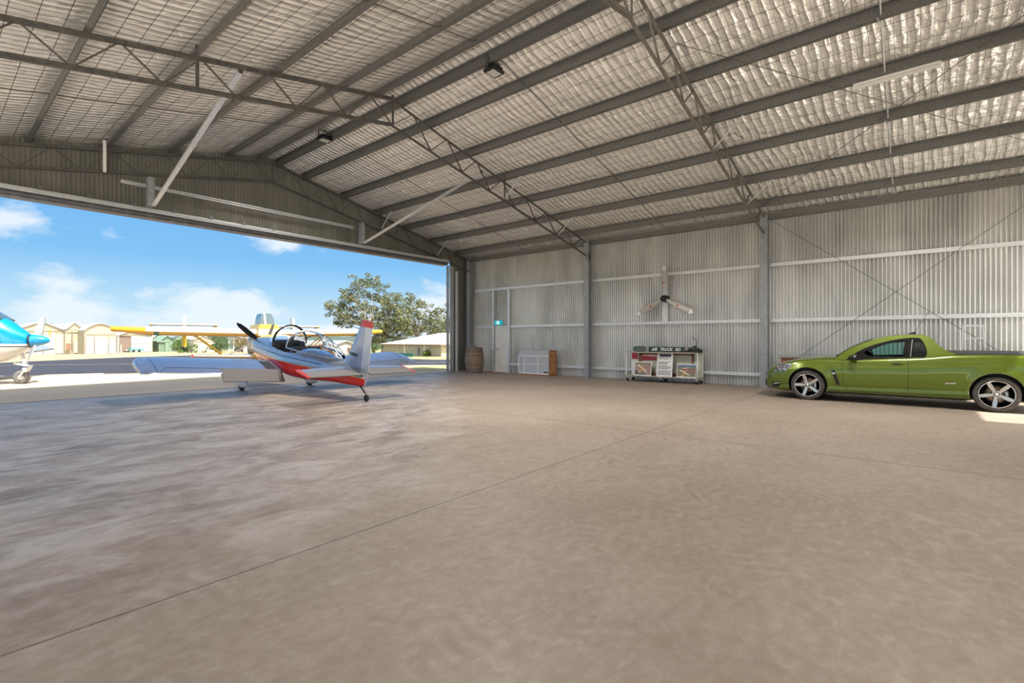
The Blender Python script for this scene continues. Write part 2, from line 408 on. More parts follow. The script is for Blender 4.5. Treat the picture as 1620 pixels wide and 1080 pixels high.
# ---- purlins
def purlin(X, nm_label, side):
    z = chordz(X)
    mb = MB()
    w = .075
    # Z section: web vertical, lips
    s = 1 if side > 0 else -1
    x0 = X - s * .03
    mb.box((x0 - .004, YB + .03, z), (x0 + .004, YF - .04, z + .19))
    mb.box((min(x0, x0 + s * w), YB + .03, z), (max(x0, x0 + s * w), YF - .04, z + .006))
    mb.box((x0 + s * w - .003, YB + .03, z), (x0 + s * w + .003, YF - .04, z + .022))
    mb.box((min(x0, x0 - s * w), YB + .03, z + .184), (max(x0, x0 - s * w), YF - .04, z + .19))
    o = mb.build('roof_purlin', 'purlin', origin=(X, 6, z))
    return tag(o, nm_label, 'purlin', 'roof purlins')
ords = ['right of the ridge gap', 'first below the ridge on the right slope', 'second below the ridge on the right slope', 'third below the right ridge, carrying the white tube light', 'fourth below the ridge on the right slope', 'fifth below the ridge on the right slope', 'lowest on the right slope, just above the side wall']
for i, X in enumerate(PX): purlin(X, 'galvanised steel roof purlin ' + ords[i], 1)
ordl = ['left of the ridge gap', 'first below the ridge on the left slope', 'second below the ridge on the left slope', 'third below the ridge on the left slope', 'fourth below the ridge on the left slope', 'fifth below the ridge on the left slope', 'lowest on the left slope']
for i, X in enumerate(PXL): purlin(X, 'galvanised steel roof purlin ' + ordl[i], -1)
# dark ridge cover between the two top purlins
tag(MB().box((XR - .22, YB + .02, chordz(XR) - .02), (XR - .02, YF - .05, chordz(XR) + .14)).build('eave_beam', 'purlin', origin=(XR, 6, 5)), 'galvanised eave beam running along the top of the right side wall', 'beam')
# ---- trusses
CT = .07
M['truss_pale'] = mat('galvanised_truss', (.21,.20,.18), .5, .3, noise=(14,(.15,.142,.13),.4,.65))
def truss(Y, lab, webw=.036, dzz=0., tm='truss', skip_left=False, origin_y=None):
    t = thing('roof_truss', lab, 'truss', (XM, Y, 4.6))
    O = (XM, Y, 4.6)
    xe = 15.75; sp = xe - XM
    for s, n in ((1, 'right'), (-1, 'left')):
        zt = lambda d: 7.06 + dzz - CT / 2 - (PIT if s > 0 else PITL) * d
        zb = lambda d: 6.42 + dzz - (.213 if s > 0 else .192) * d
        MB().beam((XM, Y, zt(0)), (XM + s * (sp + .12), Y, zt(sp + .12)), CT, CT, prof='L').build('top_chord', tm, t, O)
        MB().beam((XM, Y, zb(0)), (XM + s * sp, Y, zb(sp)), CT, CT, prof='L').build('bottom_chord', tm, t, O)
        d = 0; k = 0
        nodes = [(0, 'b')]
        step = .555
        while d + step < sp:
            d += step if k else .62
            nodes.append((d, 't' if k % 2 == 0 else 'b')); k += 1
        for (a, ka), (b_, kb) in zip(nodes, nodes[1:]):
            p = (XM + s * a, Y, zt(a) if ka == 't' else zb(a)); q = (XM + s * b_, Y, zt(b_) if kb == 't' else zb(b_))
            MB().beam(p, q, webw * .5, webw, up=(0, 1, 0)).build('web_brace', tm, t, O)
        MB().beam((XM + s * 4.02, Y - .035, zb(4.02) - .04), (XM + s * 4.02, Y - .035, zt(4.02) + .2), .055, .012, up=(0, 1, 0)).build('splice_plate', tm, t, O)
    MB().beam((XM, Y - .03, zb(0) - .05), (XM, Y - .03, zt(0) + .08), .055, .012, up=(0, 1, 0)).build('ridge_post', tm, t, O)
    return t, zt, zb
T1, zt, zb = truss(9.4, 'steel lattice roof truss crossing the middle of the hangar, in front of the door truss')
T2, _, _ = truss(3.4, 'steel lattice roof truss nearest the camera, meeting the column left of the green car', tm='truss_pale')
T3, _, _ = truss(15.5, 'steel lattice roof truss against the gable sheeting above the big door opening', .03, -.06)
# fly braces
def fly(Y, X, lab):
    z1 = 6.42 - .213 * abs(X - XM)
    o = MB().beam((X, Y, z1), (X, Y - .62, chordz(X)), .012, .045, up=(1, 0, 0), prof='box').build('fly_brace', 'girt', origin=(X, Y, z1))
    tag(o, lab, 'brace', 'fly braces between truss and purlin')
fly(9.4, 11.04, 'short steel fly brace on the upper part of the middle truss, right slope')
fly(9.4, 13.85, 'short steel fly brace near the right foot of the middle truss')
fly(3.4, 11.04, 'short steel fly brace on the upper part of the nearest truss')
fly(3.4, 13.85, 'short steel fly brace near the foot of the nearest truss')
fly(15.5, 11.04, 'short steel fly brace on the door truss beside the right wind strut')
fly(15.5, 13.85, 'short steel fly brace near the right foot of the door truss')
# wind struts from the door header back to the middle truss
for X, w in ((3.85, 'left'), (10.15, 'right')):
    t = thing('wind_strut', 'long slanting galvanised strut from the door header up to the middle truss, on the ' + w, 'strut', (X, 15.3, 4.85))
    O = (X, 15.3, 4.85)
    MB().beam((X, 15.25, 4.9), (X - (.13 if X < 7 else 0), 9.5, 6.31 if X < 7 else 6.16), .09, .05, prof='C', t=.005).build('channel', 'girt', t, O)
    MB().cbox((X - (.13 if X < 7 else 0), 9.5, 6.33 if X < 7 else 6.18), (.07, .05, .1)).build('end_bracket', 'truss', t, O)
    p = thing('header_post', 'short dark steel post on the gable wall at the foot of the ' + w + ' wind strut', 'post', (X - .05, 15.45, 4.85))
    MB().beam((X - .05, 15.35, 4.86), (X - .05, 15.35, 5.62), .14, .2, prof='I', t=.01, up=(0, 1, 0)).build('web', 'galv', p, (X - .05, 15.45, 4.85))
# horizontal rail on the gable
tag(MB().beam((3.25, 15.62, 5.45), (9.95, 15.62, 5.45), .08, .09, prof='C', t=.006).build('gable_rail', 'girt', origin=(6.5, 15.5, 5.4)), 'pale horizontal steel rail across the inside of the gable wall', 'rail')
tube_l = tag(MB().cbox((2.88, 15.38, 5.92), (.06, .05, .78)).build('hanging_plate', 'white', origin=(2.95, 15.04, 5.75)), 'upright pale steel plate on the left part of the door truss', 'plate')
# bridging rods
for Y, w in ((12.4, 'far bay'), (6.4, 'middle bay'), (.4, 'near bay above the car')):
    for s, sd in ((1, 'right'), (-1, 'left')):
        if Y < 1 and s < 0: continue
        mb = MB(); P = PX if s > 0 else PXL
        mb.tube([(P[0], Y, chordz(P[0]) + .05), (P[-1] + s * .5, Y, chordz(P[-1] + s * .5) + .05)], .011 if Y > 1 else .014, 6)
        for X in P: mb.cbox((X, Y, chordz(X) + .05), (.03, .05, .09))
        o = mb.build('bridging_rod', 'wire' if Y > 1 else 'girt', origin=(P[3], Y, 6))
        tag(o, f'thin steel bridging rod under the {sd} roof slope in the {w}', 'rod', 'bridging rods')
# ---- columns
def column(X, Y, lab, depth=.24, fl=.2, z1=None):
    t = thing('steel_column', lab, 'column', (X, Y, 0)); O = (X, Y, 0)
    z1 = z1 or chordz(X) + .02
    MB().beam((X, Y, .012), (X, Y, z1), fl, depth, prof='I', t=.012, up=(1, 0, 0)).build('post', 'galv', t, O)
    MB().cbox((X, Y, .006), (.3, .26, .012)).build('base_plate', 'galv', t, O)
    MB().cbox((X - .02, Y - .0, z1 - .55), (.3, .012, .3)).build('gusset_plate', 'galv', t, O)
    for k in (-1, 1): 
        MB().lathe([(.014, .01), (.014, .04), (0, .045)], 6, c=(X - .15 + .01, Y + k * .09, 0)).build('bolt', 'galv', t, O)
    return t
column(15.86, 9.4, 'galvanised steel column on the right wall between the translucent crate and the display trolley')
column(15.86, 3.4, 'galvanised steel column on the right wall at the front of the green car')
column(15.86, 15.55, 'galvanised steel column in the far corner beside the barrel')
column(15.86, -2.7, 'galvanised steel column on the right wall behind the car tail, out of the picture')
# ---- girts
def girt(y0, y1, z, lab, h=.1):
    o = MB().beam((16.07, y0, z), (16.07, y1, z), .1, h, prof='C', t=.006, up=(0, 0, 1)).build('wall_girt', 'girt', origin=(16.07, (y0 + y1) / 2, z))
    tag(o, lab, 'girt', 'horizontal wall girts')
for z, nm in ((3.62, 'upper'), (1.98, 'middle'), (.36, 'lowest')):
    for a, b_, bn in ((9.5, 15.42, 'far bay'), (3.5, 9.3, 'bay behind the display trolley'), (-3.1, 3.3, 'bay behind the green car')):
        if bn == 'far bay' and nm != 'upper':
            girt(9.5, 13.3, z, f'{nm} horizontal girt on the right wall between the door and the middle column'); 
            if nm == 'middle': girt(14.34, 15.42, z, 'middle horizontal girt on the right wall above the barrel')
        elif bn == 'far bay' : girt(a, b_, z, f'upper horizontal girt on the right wall above the door')
        else: girt(a, b_, z, f'{nm} horizontal girt on the right wall in the {bn}')
girt(15.68, 15.9, 3.62, 'upper short girt in the corner beyond the far column'); girt(15.68, 15.9, 1.98, 'middle short girt in the corner beyond the far column')
# door studs
for Y, w in ((DY1 + .07, 'left'), (DY0 - .07, 'right')):
    o = MB().beam((16.03, Y, 0), (16.03, Y, 3.58), .09, .16, prof='C', t=.006, up=(1, 0, 0)).build('door_stud', 'girt', origin=(16.03, Y, 0))
    tag(o, f'upright galvanised stud on the {w} side of the cream side door', 'stud', 'door studs')
# the side door (structure)
d = MB().box((16.02, DY0, .02), (16.065, DY1, DZ)).build('door_1', 'cream', origin=(16.04, DY0, 0)); struct(d)
O = (16.04, DY0, 0)
f = MB(); f.box((15.98, DY0 - .03, 0), (16.09, DY0, DZ + .04)); f.box((15.98, DY1, 0), (16.09, DY1 + .03, DZ + .04)); f.box((15.98, DY0, DZ), (16.09, DY1, DZ + .04))
f.build('door_frame', 'galv', d, O)
hnd = MB(); hnd.lathe([(.028, 0), (.028, -.01), (.009, -.012), (.009, -.05)], 12, axis='x', c=(16.02, DY1 - .08, 1.0)); hnd.beam((15.97, DY1 - .08, 1.0), (15.97, DY1 - .19, 1.0), .015, .018)
hnd.build('door_handle', 'chrome', d, O)
tag(MB().box((15.955, 14.26, .95), (15.985, 14.33, 1.12)).build('light_switch', 'white', origin=(15.97, 14.3, 1.03)), 'small white switch box on the stud left of the cream door', 'switch')
# ---- big door header: track, rollers, folded leaves at the side
hd = thing('door_track', 'long steel header track with rollers along the top of the big door opening', 'track', (6.6, 15.4, 4.6)); O = (6.6, 15.4, 4.6)
M['header'] = mat('header_steel', (.17,.17,.19), .5, .5, noise=(6,(.12,.12,.13),.4,.6))
MB().box((DX0 - .6, 15.56, 4.62), (DX1 + .05, 15.9, 4.86)).build('fascia', 'header', hd, O)
MB().beam((DX0 - .6, 15.38, 4.76), (DX1 - .02, 15.38, 4.76), .06, .07, prof='C').build('rail', 'girt', hd, O)
MB().beam((DX0 - .6, 15.50, 4.82), (DX1 - .02, 15.50, 4.82), .06, .06, prof='C').build('rail', 'girt', hd, O)
MB().box((DX0 - .6, 15.44, 4.66), (DX1 - .02, 15.56, 4.69)).build('flange', 'header', hd, O)
for k in range(18):
    X = DX0 + .3 + k * .88
    b_ = MB(); b_.cbox((X, 15.44, 4.87), (.09, .05, .05)); b_.lathe([(.025, -.02), (.025, .02)], 8, axis='y', c=(X, 15.44, 4.91))
    b_.build('roller_bracket', 'purlin', hd, O)
M['leaf'] = mat('door_leaf_steel', (.42,.43,.45), .45, .5)
dl = thing('folded_hangar_door', 'stacked steel door leaves parked at the right edge of the big opening', 'door', (14.6, 15.6, 0)); O = (14.6, 15.6, 0)
for k, (x0, x1, y0, y1, mm) in enumerate(((14.46, 14.50, 15.46, 15.52, 'galv'), (14.52, 14.56, 15.58, 15.66, 'header'), (14.58, 14.62, 15.46, 15.52, 'leaf'), (14.66, 14.86, 15.56, 15.6, 'leaf'), (14.90, 14.96, 15.4, 15.5, 'girt'))):
    MB().box((x0, y0, .01), (x1, y1, 4.6 if k < 4 else 4.4)).build('door_leaf' if k in (1, 3) else 'stile', mm, dl, O)
MB().tube([(14.62, 15.43, .42), (14.62, 15.38, .40), (14.62, 15.38, .12), (14.62, 15.43, .1)], .009, 6).build('pull_handle', 'chrome', dl, O)
# ---- bracing wires
def cable(p, q, lab, r=.007):
    o = MB().tube([p, q], r, 6).build('bracing_cable', 'wire', origin=p); tag(o, lab, 'cable')
cable((15.72, 3.3, 4.95), (15.9, -2.6, .3), 'thin bracing cable on the right wall sloping down behind the car towards the ladder')
cable((15.9, 3.3, .3), (15.72, -2.6, 4.95), 'thin bracing cable on the right wall rising from the car bonnet to the upper right')
cable((8.6, 3.3, chordz(8.6) + .02), (15.2, -2.6, chordz(15.2) + .02), 'thin roof bracing cable under the foil from the nearest truss towards the rear right')
cable((15.2, 3.3, chordz(15.2) + .02), (9.2, -2.6, chordz(9.2) + .02), 'thin roof bracing cable under the foil rising towards the rear ridge')
# ---- lamps
M['lamp_glass'] = mat('lamp_glass', (.55,.55,.5), .2)
def flood(X, Y, lab):
    z = chordz(X) + .22
    t = thing('flood_light', lab, 'light', (X, Y, z - .25)); O = (X, Y, z - .25)
    MB().box((X - .17, Y - .14, z - .33), (X + .17, Y + .14, z - .27)).build('housing', 'black', t, O, bevel=.008)
    g = MB(); g.box((X - .12, Y - .1, z - .338), (X + .12, Y + .1, z - .329)); g.build('lens', 'lamp_glass', t, O)
    f = MB()
    for k in range(7): f.box((X - .13 + k * .042, Y - .12, z - .27), (X - .122 + k * .042, Y + .12, z - .2))
    f.build('heat_sink', 'black', t, O)
    b = MB(); b.beam((X - .18, Y, z - .3), (X - .18, Y, z - .08), .04, .008, up=(0, 1, 0)); b.beam((X + .18, Y, z - .3), (X + .18, Y, z - .08), .04, .008, up=(0, 1, 0)); b.beam((X - .18, Y, z - .08), (X + .18, Y, z - .08), .04, .008)
    b.beam((X, Y, z - .08), (X, Y, z - .02), .05, .05)
    b.build('bracket', 'truss', t, O)
    MB().tube([(X - .2, Y - .02, z - .02), (X - .3, Y - .04, z - .15), (X - .26, Y - .03, z - .28), (X - .17, Y, z - .3)], .007, 6).build('power_cord', 'black', t, O)
    return t
flood(7.45, 6.62, 'square black floodlight under the ridge nearest the camera')
flood(7.12, 12.6, 'square black floodlight under the ridge nearer the open door')
t = thing('tube_light', 'long white twin tube light batten under a right slope purlin', 'light', (11.05, .26, chordz(11.05) - .06)); O = tuple(t.location)
z = chordz(11.05)
MB().box((10.99, -.36, z - .045), (11.11, .87, z - .002)).build('batten_body', 'white', t, O, bevel=.006)
for dx in (-.035, .035): MB().tube([(11.05 + dx, -.33, z - .064), (11.05 + dx, .84, z - .064)], .014, 8).build('lamp_tube', 'white', t, O)
for yy in (-.345, .855): MB().box((10.99, yy - .015, z - .085), (11.11, yy + .015, z - .045)).build('lamp_holder', 'white', t, O)
for X, w in ((12.46, 'below the tube light'), (9.64, 'above the tube light')):
    pts = [(X - .1 * math.sin(a), .42 + .1 * math.cos(a) * .3, chordz(X) + .02 - .1 + .1 * math.cos(a)) for a in [math.pi * k / 8 for k in range(9)]]
    tag(MB().tube(pts, .011, 6).build('conduit_loop', 'girt', origin=(X, .4, chordz(X))), 'looped pale conduit end on the purlin ' + w, 'conduit')
# ================================================================ THINGS ALONG THE RIGHT WALL
# ---- wine barrel
def oak_mat():
    m = mat('weathered_oak', (.27,.19,.13), .75, noise=(6,(.17,.12,.09),.35,.65,(3,3,.5)), bump=(18,.4,.01,(3,3,.4)))
    return m
M['oak'] = oak_mat(); M['hoop'] = mat('barrel_hoop', (.16,.15,.14), .6, .6, noise=(9,(.24,.15,.1),.45,.65))
bp = atF(750.5, 540, 20.9); BX, BY = bp.x, bp.y
t = thing('wine_barrel', 'weathered oak wine barrel with dark iron hoops standing in the far corner', 'barrel', (BX, BY, 0)); O = (BX, BY, 0)
H_ = 1.08
def bar_r(z): return .325 + .085 * math.sin(math.pi * z / H_) ** .9 if 0 < z < H_ else .325
mb = MB(); n = 28
secs = []
for i in range(15):
    z = H_ * i / 14; ring = []
    for j in range(n * 4):
        a = 2 * math.pi * j / (n * 4); rr = bar_r(z) - (.006 if j % 4 == 0 else 0)
        ring.append((BX + rr * math.cos(a), BY + rr * math.sin(a), z))
    secs.append(ring)
mb.loft(secs, 0, True, False); mb.build('staves', 'oak', t, O)
MB().lathe([(0, H_ - .05), (.315, H_ - .05), (.315, H_ - .06), (0, H_ - .06)], 28, c=(BX, BY, 0)).build('head', 'oak', t, O)
MB().lathe([(0, .02), (.315, .02), (.315, .03), (0, .03)], 28, c=(BX, BY, 0)).build('head', 'oak', t, O)
for z in (.03, .15, .33, .72, .89, 1.0):
    MB().lathe([(bar_r(z + .0) + .002, z), (bar_r(z) + .006, z), (bar_r(z + .04) + .006, z + .045), (bar_r(z + .04) + .001, z + .045)], 40, c=(BX, BY, 0)).build('hoop', 'hoop', t, O)
tag(MB().box((BX - .1, BY - .12, H_ - .048), (BX + .12, BY + .1, H_ + .035)).build('small_box', 'oak', origin=(BX, BY, H_)), 'small brown block lying on the lid of the barrel', 'block')
M['mat'] = mat('coir_mat', (.30,.15,.07), .95, bump=(120,.5,.01))
tag(MB().box((15.3, 13.45, 0), (15.85, 14.1, .015)).build('door_mat', 'mat', origin=(15.6, 13.8, 0)), 'brown door mat on the concrete before the cream side door', 'mat')
# ---- exit light
M['teal'] = mat('exit_teal', (.0,.34,.40), .35, emit=((.0,.5,.55), .35)); M['exitw'] = mat('exit_white', (.8,.85,.85), .4, emit=((.8,1,1), .5))
ex = thing('exit_light', 'small teal exit light box above the cream side door', 'light', (15.9, 13.85, 2.13)); O = (15.9, 13.85, 2.13)
MB().box((15.86, 13.66, 2.05), (15.94, 14.06, 2.24)).build('light_box', 'teal', ex, O, bevel=.006)
MB().box((15.94, 13.7, 2.1), (16.02, 14.02, 2.2)).build('wall_bracket', 'white', ex, O)
s_ = MB(); s_.box((15.852, 13.80, 2.08), (15.859, 13.93, 2.21)); s_.build('white_panel', 'exitw', ex, O)
pic = MB(); pic.box((15.848, 13.845, 2.1), (15.8515, 13.885, 2.17)); pic.lathe([(.012, -.0015), (.012, .0015)], 10, axis='x', c=(15.85, 13.866, 2.185))
pic.build('running_figure', 'teal', ex, O)
# ---- translucent crate
M['poly'] = mat('frosted_polycarbonate', (.62,.64,.67), .4, trans=.35); M['strip'] = mat('white_strip', (.82,.84,.85), .5)
M['ply'] = mat('plywood_side', (.50,.26,.12), .6, noise=(3,(.38,.18,.08),.35,.65,(1,8,1)))
cx0, cx1, cy0, cy1 = 15.42, 15.9, 10.85, 12.4
t = thing('storage_crate', 'white translucent panel crate with a wooden end standing against the right wall', 'crate', (15.66, 11.6, 0)); O = (15.66, 11.6, 0)
MB().box((cx0 + .02, cy0, 0), (cx1, cy1 - .02, .05)).build('base', 'red' if False else 'wood', t, O)
MB().box((cx0 + .02, cy0 + .03, .05), (cx0 + .03, cy1 - .02, .74)).build('front_panel', 'poly', t, O)
sl = MB(); sl.add([(cx0 + .02, cy0 + .03, .76), (cx0 + .02, cy1 - .02, .76), (cx0 + .1, cy1 - .02, .99), (cx0 + .1, cy0 + .03, .99)], [(0, 1, 2, 3)]); sl.build('lid_panel', 'poly', t, O)
MB().box((cx0 + .1, cy0 + .03, .985), (cx1, cy1 - .02, .995)).build('top_panel', 'poly', t, O)
MB().box((cx0 + .05, cy1 - .02, .05), (cx1, cy1, .97)).build('end_panel', 'poly', t, O)
MB().box((cx1 - .01, cy0 + .03, .05), (cx1, cy1 - .02, .98)).build('back_panel', 'poly', t, O)
f = MB()
for z in (.05, .74): f.box((cx0, cy0, z), (cx0 + .025, cy1, z + .035))
f.box((cx0, cy0, .42), (cx0 + .02, cy1, .44))
for y in (cy0, cy0 + .55, cy1 - .32, cy1 - .03): f.box((cx0, y, .05), (cx0 + .022, y + .025, .75))
f.build('white_frame', 'strip', t, O)
e = MB(); e.box((cx0, cy0 - .02, .05), (cx0 + .04, cy0 + .02, .98)); e.box((cx1 - .04, cy0 - .02, .05), (cx1, cy0 + .02, .98))
for z in (.05, .5, .74, .94): e.box((cx0 + .04, cy0 - .02, z), (cx1 - .04, cy0 + .02, z + .05))
e.build('wooden_end_frame', 'wood', t, O)
MB().box((cx0 + .04, cy0, .1), (cx1 - .04, cy0 + .012, .94)).build('wooden_end', 'ply', t, O)
MB().box((cx0 - .003, cy0 + .06, .12), (cx0, cy0 + .26, .16)).build('maker_label', 'black', t, O)
# ---- propeller on the wall
M['propgrey'] = mat('propeller_grey', (.46,.45,.42), .4, .25); M['tipwhite'] = mat('propeller_tip', (.8,.8,.78), .4)
hub = onX(1050.5, 472, 15.72)
t = thing('wall_propeller', 'three-bladed grey aircraft propeller with white tips mounted high on the right wall', 'propeller', hub); O = tuple(hub)
def blade_geo(r0, r1, a, L_=1.08):
    """blade of chord c(r) with twist, in the plane X = const, pointing at angle a from +Z"""
    secs = []
    rs = [lerp(r0, r1, k / 8) for k in range(9)]
    for r in rs:
        u = r / L_
        c = interp(u, [0, .1, .22, .5, .8, .93, 1], [.04, .045, .085, .12, .115, .09, .04]); th = interp(u, [0, .12, .3, 1], [.03, .028, .018, .006])
        tw = R(interp(u, [0, .2, 1], [40, 22, 8]))
        ring = []
        for k in range(10):
            q = 2 * math.pi * k / 10
            cx_, ct_ = c * .9 * math.cos(q), th * math.sin(q)
            yy = cx_ * math.cos(tw) - ct_ * math.sin(tw); xx = cx_ * math.sin(tw) + ct_ * math.cos(tw)
            ring.append(Vector((xx, yy * math.cos(a) - r * math.sin(a) * -1 * -1, yy * math.sin(a) + r * math.cos(a))))
        secs.append([v + hub for v in ring])
    return secs
for k, a in enumerate((R(0), R(118), R(-118))):
    b_ = MB().loft(blade_geo(.1, .95, a)).build('blade', 'propgrey', t, O)
    MB().loft(blade_geo(.95, 1.08, a)).build('blade_tip', 'tipwhite', b_, (0, 0, 0)) if False else MB().loft(blade_geo(.945, 1.08, a)).build('blade_tip', 'tipwhite', b_, O)
    m_ = Vector((-.035, -.52 * math.sin(a), .52 * math.cos(a))) + hub
    MB().lathe([(.03, -.01), (.03, .02)], 10, axis='x', c=m_).build('round_decal', 'red', b_, O)
mb = MB().lathe([(0, -.16), (.05, -.15), (.06, -.08), (.10, -.06), (.11, .02), (.12, .1), (.12, .2)], 18, axis='x', c=hub)
for k in range(6): mb.tube([hub + Vector((-.08, .1 * math.cos(k * 1.047), .1 * math.sin(k * 1.047))), hub + Vector((.0, .1 * math.cos(k * 1.047), .1 * math.sin(k * 1.047)))], .02, 6)
mb.build('hub', 'black', t, O)
MB().tube([hub + Vector((.15, 0, 0)), hub + Vector((.3, 0, 0))], .03, 8).build('mounting_shaft', 'galv', t, O)
pp = onX(1052, 500, 16.0)
tag(MB().box((15.98, pp.y - .1, 1.93), (16.015, pp.y + .1, 3.66)).build('mounting_plate', 'girt', origin=(16, pp.y, 1.95)), 'wide upright galvanised plate between two girts, carrying the wall propeller', 'plate')
# ---- display trolley
M['trolley'] = mat('trolley_steel', (.40,.38,.33), .5, .5); M['shelf'] = mat('trolley_shelf', (.45,.40,.33), .6, noise=(8,(.34,.3,.25),.4,.6))
x0, x1 = 15.42, 15.92
ya, yb = onX(1104, 560, x0).y, onX(990, 560, x0).y
t = thing('display_trolley', 'low steel display trolley on castors holding pictures, under the wall propeller', 'trolley', ((x0 + x1) / 2, (ya + yb) / 2, 0)); O = tuple(t.location)
zt_, zb_ = 1.0, .2
MB().box((x0, ya, zt_ - .03), (x1, yb, zt_)).build('top_shelf', 'shelf', t, O)
MB().box((x0, ya, zb_ - .03), (x1, yb, zb_)).build('bottom_shelf', 'shelf', t, O)
for X, Y in ((x0 + .012, ya + .012), (x0 + .012, yb - .012), (x1 - .012, ya + .012), (x1 - .012, yb - .012)):
    MB().box((X - .012, Y - .012, zb_), (X + .012, Y + .012, zt_ - .03)).build('upright', 'strip', t, O)
for X in (x0 + .04, x1 - .04):
    for Y in (ya + .05, (ya + yb) / 2, yb - .05):
        c_ = MB(); c_.box((X - .012, Y - .03, .07), (X + .012, Y + .03, zb_ - .03)); c_.build('castor_fork', 'alu', t, O)
        MB().lathe([(.01, -.016), (.052, -.016), (.055, 0), (.052, .016), (.01, .016)], 14, axis='x', c=(X, Y, .055)).build('castor_wheel', 'rubber', t, O)
MB().box((x1 - .02, ya + .03, zb_), (x1 - .012, yb - .35, zt_ - .05)).build('back_board', 'cream', t, O)
# sheets and frames leaning inside the trolley
M['dpanel_red'] = mat('panel_red', (.62,.06,.09), .5); M['dpanel_cream'] = mat('panel_cream', (.60,.62,.50), .6)
def Yx(px, X): return onX(px, 570, X).y
def Zx(px, py, X): return onX(px, py, X).z
px_ = x1 - .1
# big framed painting
pa = thing('framed_painting', 'large red and cream painting in a timber frame at the back of the trolley', 'painting', (px_, Yx(1055, px_), zb_)); O = tuple(pa.location)
fy0, fy1 = Yx(1097, px_), Yx(1011, px_); fz0, fz1 = zb_ + .0, .94
fr = MB(); fr.box((px_ - .02, fy0, fz0), (px_ + .01, fy0 + .05, fz1)); fr.box((px_ - .02, fy1 - .12, fz0), (px_ + .01, fy1, fz1)); fr.box((px_ - .02, fy0, fz1 - .05), (px_ + .01, fy1, fz1)); fr.box((px_ - .02, fy0, fz0), (px_ + .01, fy1, fz0 + .1))
fr.build('frame', 'wood', pa, O)
MB().box((px_ - .005, fy0 + .05, fz0 + .1), (px_ + .005, fy1 - .12, fz1 - .05)).build('canvas', 'dpanel_cream', pa, O)
ym = Yx(1040, px_)
st = MB(); st.add([(px_ - .008, ym, .83), (px_ - .008, fy1 - .12, .87), (px_ - .008, fy1 - .12, .70), (px_ - .008, ym, .72)], [(0, 1, 2, 3)]); st.build('red_band', 'dpanel_red', pa, O)
st = MB(); st.add([(px_ - .0075, ym, .90), (px_ - .0075, fy1 - .12, .92), (px_ - .0075, fy1 - .12, .87), (px_ - .0075, ym, .83)], [(0, 1, 2, 3)]); st.build('white_band', 'tipwhite', pa, O)
# left red and white panel, right cream panel
pb = thing('leaning_panel', 'narrow red and white panel leaning at the left end of the trolley', 'panel', (px_ - .04, Yx(1005, px_), zb_)); O = tuple(pb.location)
MB().box((px_ - .045, Yx(1010, px_), zb_), (px_ - .035, Yx(1000.5, px_), .74)).build('white_half', 'tipwhite', pb, O)
MB().box((px_ - .045, Yx(1010, px_), .74), (px_ - .035, Yx(1000.5, px_), .95)).build('red_half', 'dpanel_red', pb, O)
tag(MB().box((px_ - .03, Yx(1109, px_), zb_), (px_ - .02, Yx(1099, px_), .93)).build('leaning_panel', 'dpanel_cream', origin=(px_, Yx(1104, px_), zb_)), 'plain cream panel leaning at the right end of the trolley', 'panel')
# standing boards
M['paper'] = mat('white_paper', (.80,.80,.79), .6); M['ink'] = mat('printed_ink', (.06,.06,.07), .6); M['boardback'] = mat('board_edge', (.035,.03,.028), .6)
M['p_tan'] = mat('print_tan', (.42,.30,.24), .5, noise=(30,(.3,.2,.17),.4,.6)); M['p_green'] = mat('print_green', (.17,.19,.09), .5, noise=(30,(.28,.24,.16),.4,.6)); M['p_blue'] = mat('print_blue', (.12,.2,.34), .5); M['p_grey'] = mat('print_grey', (.12,.12,.12), .5); M['p_yellow'] = mat('print_yellow', (.75,.40,.06), .5); M['p_brown'] = mat('print_brown', (.20,.13,.10), .5, noise=(40,(.33,.2,.17),.4,.6)); M['p_pale'] = mat('print_pale', (.78,.75,.62), .5)
def board(pxl, pxr, ytop, X, lab, name, cat, h):
    yl, yr = Yx(pxl, X), Yx(pxr, X); w_ = yl - yr; yc = (yl + yr) / 2
    b = thing(name, lab, cat, (X, yc, zb_), rot=(0, R(9), 0))
    # local frame: x depth, y left in the picture, z up; leaning back on a wedge
    MB().box((0, -w_ / 2, 0), (.012, w_ / 2, h)).build('face_board', 'paper', b)
    w2 = MB(); w2.prism([(.012, -w_ / 2 + .005, 0), (.012, -w_ / 2 + .005, h * .97), (.15, -w_ / 2 + .005, 0.025)], (0, .02, 0)); w2.prism([(.012, w_ / 2 - .025, 0), (.012, w_ / 2 - .025, h * .97), (.15, w_ / 2 - .025, 0.025)], (0, .02, 0))
    w2.box((.02, -w_ / 2, 0.0), (.14, w_ / 2, .02)) if False else None
    w2.build('stand', 'boardback', b); return b, w_, h
def plane_pic(b, cy, cz, s, ang, m1, nm='printed_aircraft'):
    ca, sa = math.cos(ang), math.sin(ang)
    P = lambda u, v: (-.0035, cy + s * (u * ca - v * sa), cz + s * (u * sa + v * ca))
    g = MB()
    for poly in ([(-1, .12), (1, .12), (1, -.1), (-1, -.1)], [(-.3, -.9), (.3, -.9), (.3, -.75), (-.3, -.75)]):
        g.add([P(*p) for p in poly], [(0, 1, 2, 3)], 0)
    g.add([P(*p) for p in [(-.1, .4), (.1, .4), (.14, 0), (.05, -.85), (-.05, -.85), (-.14, 0)]], [tuple(range(6))], 1)
    g.build(nm, ['p_pale', m1], b)
b1, w_, h_ = board(1003, 1030, 573, x0 + .05, 'framed aerial photograph of a yellow aircraft at the left of the trolley', 'photo_board', 'picture', .47)
